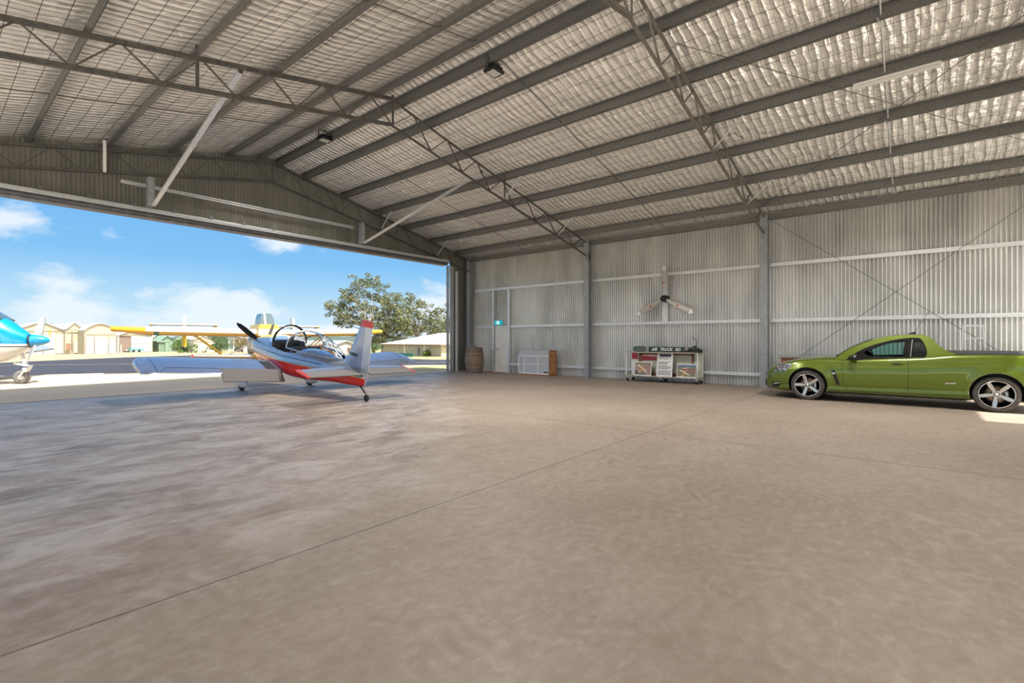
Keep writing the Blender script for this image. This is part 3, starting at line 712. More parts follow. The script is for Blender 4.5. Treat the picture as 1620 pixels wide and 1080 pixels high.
g = MB(); g.box((-.002, -w_/2+.02, .03), (0, w_/2-.02, .44), 0); g.box((-.0025, -w_/2+.02, .38), (-.0005, w_/2-.02, .44), 1); g.add([(-.003, w_/2-.02, .03), (-.003, w_/2-.02, .2), (-.003, -w_/2+.12, .03)], [(0, 1, 2)], 2); g.build('print', ['p_tan', 'p_green', 'p_grey'], b1)
plane_pic(b1, .03, .25, .19, R(35), 'p_yellow'); 
b2, w_, h_ = board(1070, 1101, 576, x0 + .05, 'framed aerial photograph of two aircraft at the right of the trolley', 'photo_board', 'picture', .44)
g = MB(); g.box((-.002, -w_/2+.02, .03), (0, w_/2-.02, .41), 0); g.box((-.0025, -w_/2+.02, .34), (-.0005, w_/2-.02, .41), 1); g.box((-.0025, -w_/2+.02, .15), (-.0005, w_/2-.12, .30), 2); g.build('print', ['p_green', 'p_blue', 'p_brown'], b2)
plane_pic(b2, .06, .16, .17, R(25), 'p_yellow'); plane_pic(b2, .02, .3, .1, R(-15), 'red')
b3, w_, h_ = board(1038, 1063, 560, x0 + .03, 'tall white information board of printed text in the middle of the trolley', 'information_board', 'board', .76)
g = MB(); g.box((-.002, -w_/2+.07, .65), (0, w_/2-.07, .74)); g.build('heading', 'ink', b3)
g = MB(); random.seed(5)
for k in range(22):
    z = .62 - k * .027
    if k in (3, 4, 9, 15): continue
    g.box((-.002, -w_/2 + .04 + random.choice((0, .02, .12)), z), (0, w_/2 - .04, z + .011))
g.build('text_lines', 'ink', b3)
# on top of the trolley
M['signgreen'] = mat('dark_green_sign', (.010,.035,.028), .4)
sx = x0 + .12
yl, yr = Yx(1026, sx), Yx(1082, sx)
sg = thing('street_sign', 'long dark green street sign with white lettering lying on top of the trolley', 'sign', (sx, (yl + yr) / 2, zt_), rot=(0, R(4), 0))
MB().box((0, -(yl - yr) / 2, 0), (.02, (yl - yr) / 2, .17)).build('sign_plate', 'signgreen', sg)
M['signwhite'] = mat('sign_white', (.85,.86,.85), .5)
words = [text(w_, .13, 'signwhite', sg, (-.003, 0, .085), (R(90), 0, R(-90)), shear=.2, bold=.003, name='word', align='LEFT') for w_ in ('AIR', 'TRUCK', 'RD')]
wd = [max(v.co.x for v in o.data.vertices) for o in words]; tot = sum(wd) + 2 * .08; x_ = -tot / 2
for o, q_ in zip(words, wd): o.location.y = -x_; x_ += q_ + .08
# carved green oval plaque
yl, yr = Yx(1002, sx), Yx(1021, sx)
M['plaque'] = mat('green_plaque', (.05,.085,.075), .5, noise=(60,(.25,.3,.27),.52,.6))
pl = thing('oval_plaque', 'small dark green plaque with rounded corners at the left on top of the trolley', 'plaque', (sx, (yl + yr) / 2, zt_))
O = None; w2 = (yl - yr) / 2
pts = [(w2 * (abs(math.cos(a)) ** .4) * (1 if math.cos(a) > 0 else -1), .095 + .095 * (abs(math.sin(a)) ** .55) * (1 if math.sin(a) > 0 else -1)) for a in [2 * math.pi * k / 32 for k in range(32)]]
MB().prism([(0, y, z) for y, z in pts], (.03, 0, 0)).build('plate', 'plaque', pl)
MB().tube([(-.004, y * .86, .095 + (z - .095) * .84) for y, z in pts], .006, 6, closed=True).build('raised_rim', 'signgreen', pl)
# old engine part with a curved tube
ec = onX(1099, 555, sx + .05); ey, ez = ec.y, zt_
en = thing('engine_part', 'black machine part with a thin curved pipe at the right on top of the trolley', 'machine part', (sx + .05, ey, ez)); 
b_ = MB(); b_.lathe([(.05, 0), (.09, .01), (.09, .06), (.06, .09), (.06, .17), (.08, .18), (.08, .2), (.03, .21), (0, .21)], 16)
b_.cbox((0, .05, .03), (.16, .5, .06)); b_.lathe([(.04, -.08), (.05, 0), (.04, .08)], 12, axis='x', c=(0, -.1, .1)); b_.lathe([(.05, -.05), (.06, .05)], 12, axis='y', c=(0, .14, .1)); b_.prism([(-.03, .32, .0), (-.03, .1, .0), (-.03, .1, .14)], (.06, 0, 0)); b_.cbox((0, -.17, .05), (.1, .12, .1))
b_.build('casting', 'black', en)
f = MB()
for k in range(5): f.lathe([(.085, .1 + k * .018), (.085, .106 + k * .018)], 16)
f.build('cooling_fin', 'header', en)
MB().tube([(0, -.03, .2), (0, -.06, .28), (0, -.07, .36), (0, -.02, .42), (0, .05, .45), (0, .07, .5)], .010, 7).build('pipe', 'black', en)
r_ = MB()
for k in range(3): r_.lathe([(.012, 0), (.018, .03), (0, .05)], 8, c=(0, -.1 + k * .1, .2))
r_.build('nozzle', 'alu', en)
# ---- bench behind the bonnet
M['benchtop'] = mat('bench_top', (.30,.30,.29), .4, .3)
t = thing('work_bench', 'grey topped wooden bench against the right wall behind the car bonnet', 'bench', (15.55, 2.35, 0)); O = (15.55, 2.35, 0)
MB().box((15.2, 1.75, .90), (15.7, 2.93, .97)).build('top', 'benchtop', t, O, bevel=.01)
MB().box((15.26, 1.8, .74), (15.66, 2.86, .90)).build('apron_board', 'wood', t, O)
for X in (15.26, 15.57):
    for Y in (1.82, 2.76): MB().box((X, Y, 0), (X + .09, Y + .09, .74)).build('leg', 'wood', t, O)
# ---- step ladder behind the tray
M['ladder'] = mat('ladder_aluminium', (.68,.69,.70), .35, .7)
t = thing('step_ladder', 'aluminium step ladder standing by the wall behind the car tray cover', 'ladder', (15.35, -1.05, 0)); O = (15.35, -1.05, 0)
for s in (-1, 1):
    MB().beam((15.15, -1.05 + s * .26, 0), (15.35, -1.05 + s * .165, 1.72), .025, .06, up=(1, 0, 0)).build('front_rail', 'ladder', t, O)
    MB().beam((15.75, -1.05 + s * .26, 0), (15.42, -1.05 + s * .15, 1.68), .02, .04, up=(1, 0, 0)).build('rear_rail', 'ladder', t, O)
for k in range(1, 6):
    u = k / 6; MB().cbox((15.15 + .2 * u, -1.05, 1.72 * u), (.08, 2 * lerp(.26, .165, u), .025)).build('step', 'ladder', t, O)
MB().cbox((15.38, -1.05, 1.725), (.14, .36, .03)).build('top_cap', 'ladder', t, O)
MB().cbox((15.6, -1.05, .8), (.03, .42, .025)).build('rear_brace', 'ladder', t, O)
# ================================================================ THE GREEN UTILITY CAR
def paint_mat():
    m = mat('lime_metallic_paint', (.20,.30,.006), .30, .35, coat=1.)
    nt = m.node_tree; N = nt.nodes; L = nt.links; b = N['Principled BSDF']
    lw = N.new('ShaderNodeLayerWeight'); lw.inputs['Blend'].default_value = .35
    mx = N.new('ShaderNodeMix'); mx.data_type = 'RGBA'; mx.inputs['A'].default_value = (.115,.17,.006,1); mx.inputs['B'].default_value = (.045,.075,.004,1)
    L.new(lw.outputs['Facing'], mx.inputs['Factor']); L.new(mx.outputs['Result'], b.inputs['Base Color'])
    n = N.new('ShaderNodeTexNoise'); n.inputs['Scale'].default_value = 900; tc = N.new('ShaderNodeTexCoord'); L.new(tc.outputs['Object'], n.inputs['Vector'])
    bp = N.new('ShaderNodeBump'); bp.inputs['Strength'].default_value = .06; bp.inputs['Distance'].default_value = .001; L.new(n.outputs['Fac'], bp.inputs['Height']); L.new(bp.outputs['Normal'], b.inputs['Normal'])
    return m
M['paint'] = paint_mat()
M['gloss'] = mat('gloss_black', (.008,.008,.009), .12, coat=.5); M['glass'] = mat('tinted_car_glass', (.60,.86,.82), .02, trans=1.)
M['glass'].node_tree.nodes['Principled BSDF'].inputs['IOR'].default_value = 1.02
M['darkglass'] = mat('dark_quarter_glass', (.01,.014,.016), .05, coat=1.)
M['rimsilver'] = mat('machined_alloy', (.62,.62,.61), .28, .9); M['disc'] = mat('brake_disc', (.36,.28,.21), .4, .7); M['headlamp'] = mat('headlamp_glass', (.55,.57,.66), .12, .6, coat=1., noise=(26,(.12,.12,.16),.45,.55))
M['tyre'] = mat('tyre_rubber', (.05,.045,.04), .7, noise=(20,(.08,.07,.06),.4,.6))
M['tonneau'] = mat('vinyl_tonneau', (.035,.035,.042), .6, bump=(40,.1,.002)); M['badge'] = mat('badge_silver', (.75,.75,.74), .2, .8)
CX, CY = 14.10, .343
car = thing('utility_car', 'lime green two-door utility car with black and silver wheels parked by the right wall', 'car', (CX, CY, 0), R(90))
WXS = [-2.68,-2.66,-2.6,-2.5,-2.2,-1.575,-1.0,0,.8,1.57,1.9,2.15,2.3,2.4,2.48,2.53,2.55]
WYS = [.66,.74,.82,.88,.93,.955,.95,.94,.94,.95,.925,.885,.825,.75,.64,.50,.40]
ZSX = [-2.68,-2.6,-2.5,-2.2,-1.6,-1.0,-.5,.2,.8,1.3,1.7,2.0,2.2,2.35,2.5,2.55]; ZSY = [.99,1.06,1.095,1.115,1.115,1.10,1.04,.995,.965,.955,.93,.86,.79,.72,.63,.58]
ZTX = [-2.68,-2.6,-2.5,-.7,-.5,.3,.9,1.25,1.54,1.79,2.06,2.25,2.35,2.5,2.55]; ZTY = [1.03,1.09,1.11,1.12,1.0,1.0,1.05,1.035,1.0,.955,.885,.82,.775,.66,.60]
ZBX = [-2.68,-2.4,-2.0,-1.0,1.0,1.9,2.2,2.45,2.55]; ZBY = [.40,.30,.24,.20,.19,.20,.20,.23,.27]
PT = [0,.03,.09,.15,.19,.24,.45,.62,.74,.80,.90,.97,1.]; PY = [.88,.94,.965,.97,.955,.972,.995,1.,.99,.975,.955,.93,.89]
def bw(x): return sinterp(x, WXS, WYS)
def zs(x): return sinterp(x, ZSX, ZSY)
def zb(x): return sinterp(x, ZBX, ZBY)
def body_y(x, z):
    t = (z - zb(x)) / (zs(x) - zb(x)); t = min(max(t, 0), 1)
    y = bw(x) * interp(t, PT, PY)
    for wx in (1.575, -1.575):
        d = math.hypot(x - wx, (z - .36) * 1.0)
        y += .022 * math.exp(-((d - .40) / .07) ** 2)
    return y
def section(x):
    b, s, w_ = zb(x), zs(x), bw(x); zt = max(sinterp(x, ZTX, ZTY), s - .02)
    L_ = []
    for k in range(27):
        t = k / 26; z = lerp(b, s, t); L_.append((body_y(x, z), z))
    y0 = L_[-1][0]
    top = [(y0 * (1 - .06), s + (zt - s) * .25), (y0 * .88, s + (zt - s) * .5), (y0 * .7, s + (zt - s) * .8), (y0 * .45, zt - (zt - s) * .06), (y0 * .2, zt)]
    L_ = [(L_[0][0] * .6, b)] + L_ + top
    return [(x, y, z) for y, z in L_] + [(x, -y, z) for y, z in reversed(L_)]
xs = sorted(set([round(v, 3) for v in list(np.arange(-2.68, -2.4, .03)) + list(np.arange(-2.4, 2.2, .045)) + list(np.arange(2.2, 2.55, .02)) + [2.55]]))
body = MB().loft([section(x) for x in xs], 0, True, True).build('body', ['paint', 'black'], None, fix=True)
cuts = []
for wx in (1.575, -1.575):
    for s in (-1, 1):
        c_ = MB().lathe([(.392, .62 * s), (.392, 1.2 * s)], 56, 1, axis='y', c=(wx, 0, .365)).build('cutter', ['paint', 'black'], fix=True)
        cuts.append(c_)
boolean(body, cuts)
body.parent = car
# helpers that put a photo pixel on the near flank
def on_flank(px, py):
    x, z = 0, .6; X = CX - .94
    for _ in range(8):
        p = onX(px, py, X); x = p.y - CY; z = p.z; X = CX - body_y(x, z)
    return x, z
def patch(name, pts_px, mname, parent=car, off=.005, sub=5, conv=on_flank, yf=body_y, both=True):
    P = [conv(*p) for p in pts_px] if conv else pts_px
    Q = []
    for a, b in zip(P, P[1:] + P[:1]):
        Q += [(lerp(a[0], b[0], k / sub), lerp(a[1], b[1], k / sub)) for k in range(sub)]
    c = (sum(q[0] for q in Q) / len(Q), sum(q[1] for q in Q) / len(Q)); n = len(Q)
    o = None
    for s in ((1, -1) if both else (1,)):
        mb = MB(); V = []
        R_ = [1, .75, .5, .25]
        for r in R_:
            V += [(lerp(c[0], q[0], r), s * (yf(lerp(c[0], q[0], r), lerp(c[1], q[1], r)) + off), lerp(c[1], q[1], r)) for q in Q]
        V += [(c[0], s * (yf(*c) + off), c[1])]
        F = [(k * n + i, k * n + (i + 1) % n, (k + 1) * n + (i + 1) % n, (k + 1) * n + i) for k in range(3) for i in range(n)] + [(3 * n + i, 3 * n + (i + 1) % n, 4 * n) for i in range(n)]
        # a rim that closes the piece onto the body
        V += [(q[0], s * (yf(*q) - .01), q[1]) for q in Q]
        F += [(i, (i + 1) % n, 4 * n + 1 + (i + 1) % n, 4 * n + 1 + i) for i in range(n)]
        mb.add(V, F, 0, False); o_ = mb.build(name, mname, parent, fix=True); o = o or o_
    return o
def seam(name, P, r=.0035, parent=car, mname='darkrec', off=0., close=False):
    Q = []
    for a, b in zip(P, P[1:]):
        n = max(2, int(math.hypot(b[0] - a[0], b[1] - a[1]) / .06))
        Q += [(lerp(a[0], b[0], k / n), lerp(a[1], b[1], k / n)) for k in range(n)]
    Q.append(P[-1])
    for s in (1, -1): MB().tube([(x, s * (body_y(x, z) + off), z) for x, z in Q], r, 5).build(name, mname, parent)
patch('headlamp', [(1224.5, 587), (1227, 581), (1236, 575.8), (1253.5, 574.6), (1251, 580), (1243, 586.5)], 'headlamp')
patch('bumper_vent', [(1221, 610), (1221.5, 603.5), (1235, 602.5), (1234, 609), (1230, 612)], 'gloss')
patch('bumper_vent_trim', [(1223.5, 605.5), (1234, 604), (1233.5, 605.6), (1224, 607.2)], 'badge', off=.012)
patch('fender_vent', [(1314.5, 585), (1320.3, 585), (1328.8, 608.3), (1323.5, 608)], 'gloss')
patch('fender_badge', [(1316.5, 589), (1320.6, 589), (1321.4, 591.8), (1317.3, 591.8)], 'badge', off=.011)
patch('flank_badge', [(1495.5, 605.2), (1512.5, 605.4), (1512, 607.4), (1495, 607.3)], 'badge', off=.006, both=False)
F0, F1 = on_flank(1334, 600)[0], on_flank(1437, 600)[0]
seam('door_seam', [(F1 + .02, 1.0), (F1, .9), (F1, .34), (F1 + .06, .27), (F0 - .12, .25), (F0 - .02, .36), (F0, .5), (F0 + .03, .93)], .004)
seam('sill_seam', [(-1.18, .285), (1.14, .25)], .004)
patch('sill_skirt', [(1.15, .19), (1.15, .215), (-1.16, .215), (-1.16, .19)], 'black', conv=None, off=.004, sub=12)
seam('bumper_seam', [(1.95, .56), (2.3, .60), (2.42, .6)], .003)
hx, hz_ = on_flank(1419, 574.5)
for s in (1, -1):
    y = body_y(hx, hz_)
    MB().tube([(hx + .1, s * (y - .01), hz_), (hx + .07, s * (y + .03), hz_ + .004), (hx - .07, s * (y + .03), hz_ + .004), (hx - .1, s * (y - .01), hz_)], .013, 8).build('door_handle', 'paint', car)
patch('handle_recess', [(hx + .055, hz_ - .03), (hx + .055, hz_ + .02), (hx - .055, hz_ + .02), (hx - .055, hz_ - .03)], 'darkrec', conv=None, off=.002)
# greenhouse: a plane-sided shell
def ys(z): return .865 - .43 * (z - .98)
def gh(px, py):
    z = 1.2; x = 0
    for _ in range(8):
        p = onX(px, py, CX - ys(z)); x, z = p.y - CY, p.z
    return x, z
from mathutils.geometry import tessellate_polygon
def smoothpts(P, n=6):
    """open polyline -> Catmull-Rom"""
    Q = []
    for i in range(len(P) - 1):
        p0 = P[max(i - 1, 0)]; p1 = P[i]; p2 = P[i + 1]; p3 = P[min(i + 2, len(P) - 1)]
        for k in range(n):
            t = k / n
            Q.append(tuple(.5 * (2 * p1[d] + (p2[d] - p0[d]) * t + (2 * p0[d] - 5 * p1[d] + 4 * p2[d] - p3[d]) * t * t + (3 * p1[d] - p0[d] - 3 * p2[d] + p3[d]) * t ** 3) for d in (0, 1)))
    Q.append(P[-1]); return Q
arc = smoothpts([gh(*p) for p in [(1326, 562.5), (1345, 551), (1360, 544.5), (1375, 539), (1400, 533), (1420, 530.6), (1440, 529.7), (1463, 530)]])
butt = smoothpts([gh(*p) for p in [(1463, 530), (1474, 535), (1482, 543), (1491, 550.5), (1500, 555.5), (1511, 558.5)]])
arc_l = len(arc)
outer = arc + butt[1:] + [(butt[-1][0] - .05, 1.0), (arc[0][0] + .06, .94)]
blk = smoothpts([gh(*p) for p in [(1336, 570), (1357, 556), (1380, 546), (1410, 538.2), (1440, 534.2), (1455, 534.5)]])[:-1] + smoothpts([gh(*p) for p in [(1455, 534.5), (1461, 541), (1466, 553), (1466, 562), (1462, 565)]])
hole = smoothpts([gh(*p) for p in [(1366, 557), (1385, 549), (1405, 543.5), (1431, 541)]]) + [gh(1428, 563.5), gh(1374, 564)]
quarter = smoothpts([gh(*p) for p in [(1446, 536.5), (1454, 537), (1459, 543), (1463.5, 553), (1463.5, 560), (1461, 563)]]) + [gh(1443, 563.5)]
def panel(name, out, hole_, mname, off, parent=car, thick=.03, smooth=False):
    loops = [out] + ([hole_] if hole_ else [])
    flat = [p for l in loops for p in l]
    tris = tessellate_polygon([[Vector((p[0], p[1], 0)) for p in l] for l in loops])
    res = []
    for s in (1, -1):
        V = [(x, s * (ys(z) + off), z) for x, z in flat]; n = len(V)
        V += [(x, s * (ys(z) + off - thick), z) for x, z in flat]
        F = [tuple(t) for t in tris] + [tuple(i + n for i in t[::-1]) for t in tris]
        o = 0
        for l in loops:
            m_ = len(l); F += [(o + i, o + (i + 1) % m_, n + o + (i + 1) % m_, n + o + i) for i in range(m_)]; o += m_
        res.append(MB().add(V, F).build(name, mname, parent, fix=True))
    return res
panel('cabin_side', outer, blk, 'paint', 0., thick=.05)
panel('window_surround', blk, hole, 'gloss', -.004, thick=.025)
panel('side_window', hole, None, 'glass', -.012, thick=.006)
panel('quarter_window', quarter, None, 'darkglass', .001, thick=.01)
for s in (1, -1):
    a, b_ = gh(1443.5, 537), gh(1440.5, 564)
    MB().beam((a[0], s * (ys(a[1]) + .002), a[1]), (b_[0], s * (ys(b_[1]) + .002), b_[1]), .012, .012).build('pillar_strip', 'badge', car)
# roof skin: from windscreen header back to the rear window
hi = next(i for i, p in enumerate(arc) if p[0] < .42)
def skin(P, crown, mname, name, nn=12, zoff=0., bow=0.):
    secs = []
    for x, z in P:
        ye = ys(z) - .002
        secs.append([(x + bow * (1 - (2 * k / nn - 1) ** 2), lerp(-ye, ye, k / nn), z + zoff + crown * (1 - (2 * k / nn - 1) ** 2)) for k in range(nn + 1)])
    mb = MB().loft(secs, 0, True, False, False)
    o = mb.build(name, mname, car, fix=True)
    md = o.modifiers.new('s', 'SOLIDIFY'); md.thickness = .012; md.offset = -1
    return o
skin(arc[hi:], .03, 'paint', 'roof')
M['screen'] = mat('windscreen_glass', (.5,.7,.68), .03, trans=1.); M['screen'].node_tree.nodes['Principled BSDF'].inputs['IOR'].default_value = 1.05
P0 = [(arc[0][0] + .03, arc[0][1] - .01)] + arc[1:hi + 1]
skin(P0, .03, 'screen', 'windscreen', bow=.06)
rx, rz = arc[-1]
o = MB().add([(rx - .02, -ys(rz) + .05, rz), (rx - .02, ys(rz) - .05, rz), (rx - .10, ys(1.12) - .09, 1.1), (rx - .10, -ys(1.12) + .09, 1.1)], [(0, 1, 2, 3)]).build('rear_window', 'darkglass', car)
# buttress inner skins
for s in (1, -1):
    V = []; F = []
    for x, z in butt: V += [(x, s * (ys(z)), z), (x, s * (ys(z) - .1), z)]
    n = len(butt); V += [(x, s * (ys(z) - .1), 1.08) for x, z in butt]
    F = [(2*i, 2*i+2, 2*i+3, 2*i+1) for i in range(n - 1)] + [(2*i+1, 2*i+3, 2*n+i+1, 2*n+i) for i in range(n - 1)]
    MB().add(V, F, 0, False).build('buttress', 'paint', car, fix=True)
# tray cover
tx = butt[-1][0]
tn = MB(); 
secs = []
for x in list(np.linspace(rx - .08, -2.58, 14)):
    hw = .76 if x > tx else .84
    secs.append([(x, y * hw, 1.125 + .05 * (1 - abs(y) ** 4)) for y in np.linspace(-1, 1, 13)] + [(x, hw, 1.09), (x, -hw, 1.09)])
tn.loft(secs, 0, False, True).build('tray_cover', 'tonneau', car, fix=True)
# dark cabin trim, seats, steering wheel
MB().box((-.62, -.8, .99), (.95, .8, 1.012)).build('cabin_trim', 'black', car)
db = MB(); db.loft([[(x, -.74, 1.0), (x, .74, 1.0), (x, .72, z), (x, -.72, z)] for x, z in ((1.02, 1.03), (.85, 1.05), (.65, 1.06), (.58, 1.02))]); db.build('dashboard', 'black', car, fix=True)
for s in (1, -1):
    st = MB(); st.loft([[(x + dx, s * .36 - w_, z), (x + dx, s * .36 + w_, z), (x - .1 + dx, s * .36 + w_, z), (x - .1 + dx, s * .36 - w_, z)] for x, z, w_, dx in ((-.25, 1.0, .22, 0), (-.3, 1.18, .2, 0), (-.31, 1.2, .1, 0), (-.32, 1.23, .12, 0), (-.35, 1.36, .11, 0))])
    st.build('seat', 'black', car, fix=True)
MB().tube([(.42 + .05 * math.sin(a), -.36 + .18 * math.cos(a), 1.05 + .16 * math.sin(a)) for a in [2 * math.pi * k / 20 for k in range(20)]], .014, 6, closed=True).build('steering_wheel', 'black', car)
# mirrors, antenna, flaps
mx_, mz_ = gh(1351, 565)
for s in (1, -1):
    y = .98
    secs = []
    for k, (dx, sc) in enumerate(((.09, .3), (.06, .8), (.0, 1), (-.05, .96), (-.06, .9))):
        secs.append([(mx_ + dx, s * (y + .10 * sc * math.cos(q)), mz_ + .065 * sc * math.sin(q)) for q in [2 * math.pi * j / 12 for j in range(12)]])
    mr = MB().loft(secs).build('door_mirror', 'gloss', car, fix=True)
    MB().beam((mx_, s * .86, mz_ - .04), (mx_, s * .95, mz_ - .03), .03, .05).build('mirror_arm', 'black', mr)
ax, az = gh(1446, 529.5)
an = MB(); an.loft([[(ax + .12, -.012, az + .02), (ax + .12, .012, az + .02), (ax + .12, 0, az + .03)], [(ax, -.03, az + .02), (ax, .03, az + .02), (ax, 0, az + .07)], [(ax - .03, -.03, az + .02), (ax - .03, .03, az + .02), (ax - .03, 0, az + .075)]]); an.build('antenna_base', 'black', car, fix=True)
MB().tube([(ax - .01, 0, az + .06), (ax - .24, 0, az + .50)], .004, 6).build('antenna_whip', 'black', car)
for s in (1, -1):
    MB().box((1.16, s * .70, .13), (1.175, s * .93, .5)).build('mud_flap', 'black', car)
    patch('tail_lamp', [(-2.3, .95), (-2.3, .78), (-2.6, .72), (-2.6, .93)], 'red', conv=None, off=.006, sub=4, both=False) if s > 0 else None
MB().box((-2.70, -.5, .45), (-2.655, .5, .62)).build('rear_bumper_panel', 'black', car)
MB().box((2.44, -.42, .50), (2.556, .42, .60)).build('grille', 'black', car)
MB().box((2.42, -.50, .26), (2.549, .50, .42)).build('lower_grille', 'black', car)
# underside: so no light leaks under the body
MB().box((-2.3, -.68, .2), (2.2, .68, .26)).build('underbody', 'black', car)
def wheel(x, side, ang0):
    """side +1 = near flank (local +y)"""
    s = side; yo = .93
    Rw = .347
    T = lambda r, h: (r, s * h)
    w_ = MB().lathe([T(.262, yo - .23), T(.30, yo - .235), T(.335, yo - .22), T(Rw, yo - .18), T(Rw, yo - .05), T(.338, yo - .015), T(.30, yo + .003), T(.268, yo - .004), T(.262, yo - .03), T(.262, yo - .23)], 48, axis='y', c=(x, 0, Rw), cap=False).build('wheel', 'tyre', car, fix=True)
    MB().lathe([T(0, yo - .2), T(.25, yo - .2), T(.25, yo - .21), T(0, yo - .21)], 32, axis='y', c=(x, 0, Rw)).build('wheel_backing', 'black', w_)
    MB().lathe([T(.266, yo - .004), T(.262, yo + .004), T(.250, yo + .002), T(.244, yo - .02), T(.240, yo - .06), T(.236, yo - .2), T(.246, yo - .2), T(.262, yo - .03), T(.266, yo - .004)], 48, axis='y', c=(x, 0, Rw), cap=False).build('rim', 'gloss', w_, fix=True)
    MB().lathe([T(.2635, yo + .0005), T(.2605, yo + .0055), T(.2515, yo + .0055), T(.2485, yo + .0), T(.2635, yo + .0005)], 48, axis='y', c=(x, 0, Rw), cap=False).build('rim_lip', 'rimsilver', w_, fix=True)
    MB().lathe([T(.06, yo - .085), T(.165, yo - .085), T(.165, yo - .1), T(.06, yo - .1), T(.06, yo - .085)], 36, axis='y', c=(x, 0, Rw), cap=False).build('brake_disc', 'disc', w_)
    q0 = R(15); cp = MB()
    secs = []
    for k in range(6):
        a = R(155) + k * R(11) if side > 0 else R(155) + k * R(11)
        secs.append([(x + r * math.cos(a), s * h, Rw + r * math.sin(a)) for r, h in ((.115, yo - .115), (.18, yo - .115), (.18, yo - .065), (.115, yo - .065))])
    cp.loft(secs); cp.build('brake_caliper', 'rimsilver', w_, fix=True)
    for k in range(5):
        a = ang0 + k * 2 * math.pi / 5
        ca, sa = math.cos(a), math.sin(a)
        def Q(r, t, h): return (x + r * ca - t * sa, s * h, Rw + r * sa + t * ca)
        sp_ = MB().loft([[Q(r, -w1, h), Q(r, w1, h), Q(r, w1 * .9, h - .035), Q(r, -w1 * .9, h - .035)] for r, w1, h in ((.045, .020, yo - .022), (.10, .028, yo - .02), (.18, .034, yo - .012), (.225, .030, yo - .006), (.252, .022, yo - .001))], 0, False)
        sp_.build('spoke', 'rimsilver', w_, fix=True)
        MB().loft([[Q(r, -w1, h), Q(r, w1, h), Q(r, w1 * .9, h - .05), Q(r, -w1 * .9, h - .05)] for r, w1, h in ((.03, .036, yo - .028), (.12, .040, yo - .03), (.25, .040, yo - .02))], 0, False).build('spoke_side', 'gloss', w_, fix=True)
    MB().lathe([T(.085, yo - .06), T(.08, yo - .03), T(.045, yo - .025), T(0, yo - .025)], 24, axis='y', c=(x, 0, Rw)).build('hub', 'gloss', w_)
    MB().lathe([T(.034, yo - .026), T(.03, yo - .012), T(0, yo - .01)], 20, axis='y', c=(x, 0, Rw)).build('hub_cap', 'rimsilver', w_)
    for k in range(5):
        a = ang0 + (k + .5) * 2 * math.pi / 5
        MB().lathe([T(.012, yo - .03), T(.011, yo - .008), T(0, yo - .006)], 8, axis='y', c=(x + .058 * math.cos(a), 0, Rw + .058 * math.sin(a))).build('wheel_nut', 'badge', w_)
for x, ph in ((1.575, R(0)), (-1.575, R(-10))):
    wheel(x, 1, ph); wheel(x, -1, ph)
# ================================================================ THE SILVER TAILDRAGGER
def silver_mat():
    m = mat('silver_aircraft_paint', (.33,.38,.46), .22, .6, coat=.3)
    nt = m.node_tree; N = nt.nodes; L = nt.links; b = N['Principled BSDF']
    tc = N.new('ShaderNodeTexCoord'); sp = N.new('ShaderNodeSeparateXYZ'); L.new(tc.outputs['Object'], sp.inputs[0])
    def mth(op, a, bb=None):
        n = N.new('ShaderNodeMath'); n.operation = op
        for i, v in enumerate((a, bb)):
            if v is None: continue
            if isinstance(v, (int, float)): n.inputs[i].default_value = v
            else: L.new(v, n.inputs[i])
        return n.outputs[0]
    X, Z = sp.outputs['X'], sp.outputs['Z']
    q = mth('ADD', X, .3)
    line = mth('MINIMUM', mth('ADD', 1.07, mth('MULTIPLY', mth('MULTIPLY', q, q), .04)), mth('SUBTRACT', 1.0, mth('MULTIPLY', X, .085)))
    d = mth('SUBTRACT', Z, line)
    def mix(f, A, B):
        mx = N.new('ShaderNodeMix'); mx.data_type = 'RGBA'; L.new(f, mx.inputs['Factor'])
        for k, c in (('A', A), ('B', B)):
            if isinstance(c, tuple): mx.inputs[k].default_value = (*c, 1)
            else: L.new(c, mx.inputs[k])
        return mx.outputs['Result']
    nose = N.new('ShaderNodeMapRange'); nose.inputs['From Min'].default_value = -.6; nose.inputs['From Max'].default_value = .6; L.new(X, nose.inputs['Value'])
    red = mix(nose.outputs['Result'], (.62,.01,.008), (.72,.19,.09))
    col = mix(mth('LESS_THAN', d, 0), (.33,.38,.46), red)
    col = mix(mth('MULTIPLY', mth('GREATER_THAN', d, 0), mth('LESS_THAN', d, .014)), col, (.8,.45,.05))
    e = mth('SUBTRACT', d, mth('ADD', .16, mth('MULTIPLY', X, .01)))
    col = mix(mth('MULTIPLY', mth('GREATER_THAN', e, 0), mth('MULTIPLY', mth('LESS_THAN', e, .018), mth('GREATER_THAN', X, -3.2))), col, (.02,.02,.03))
    L.new(col, b.inputs['Base Color'])
    L.new(mth('MULTIPLY', mth('GREATER_THAN', d, 0), .6), b.inputs['Metallic'])
    return m
M['fuse'] = silver_mat(); M['silver'] = mat('silver_wing_paint', (.33,.37,.47), .26, .6, coat=.3, bump=(1.2,.25,.02)); M['silverpale'] = mat('silver_pale', (.55,.58,.64), .3, .5)
M['bubble'] = mat('clear_acrylic', (.93,.96,1.), .02, trans=1.); M['bubble'].node_tree.nodes['Principled BSDF'].inputs['IOR'].default_value = 1.03
M['propblack'] = mat('propeller_black', (.012,.012,.016), .4); M['flapgrey'] = mat('flap_grey', (.15,.14,.14), .6, .1); M['walk'] = mat('wing_walk', (.04,.04,.045), .9)
M['cockpit'] = mat('cockpit_dark', (.02,.022,.025), .6); M['screenblue'] = mat('instrument_glass', (.015,.02,.025), .15); M['seatgrey'] = mat('seat_fabric', (.12,.13,.16), .8)
M['pant'] = mat('wheel_pant_white', (.62,.61,.60), .35, coat=.3)
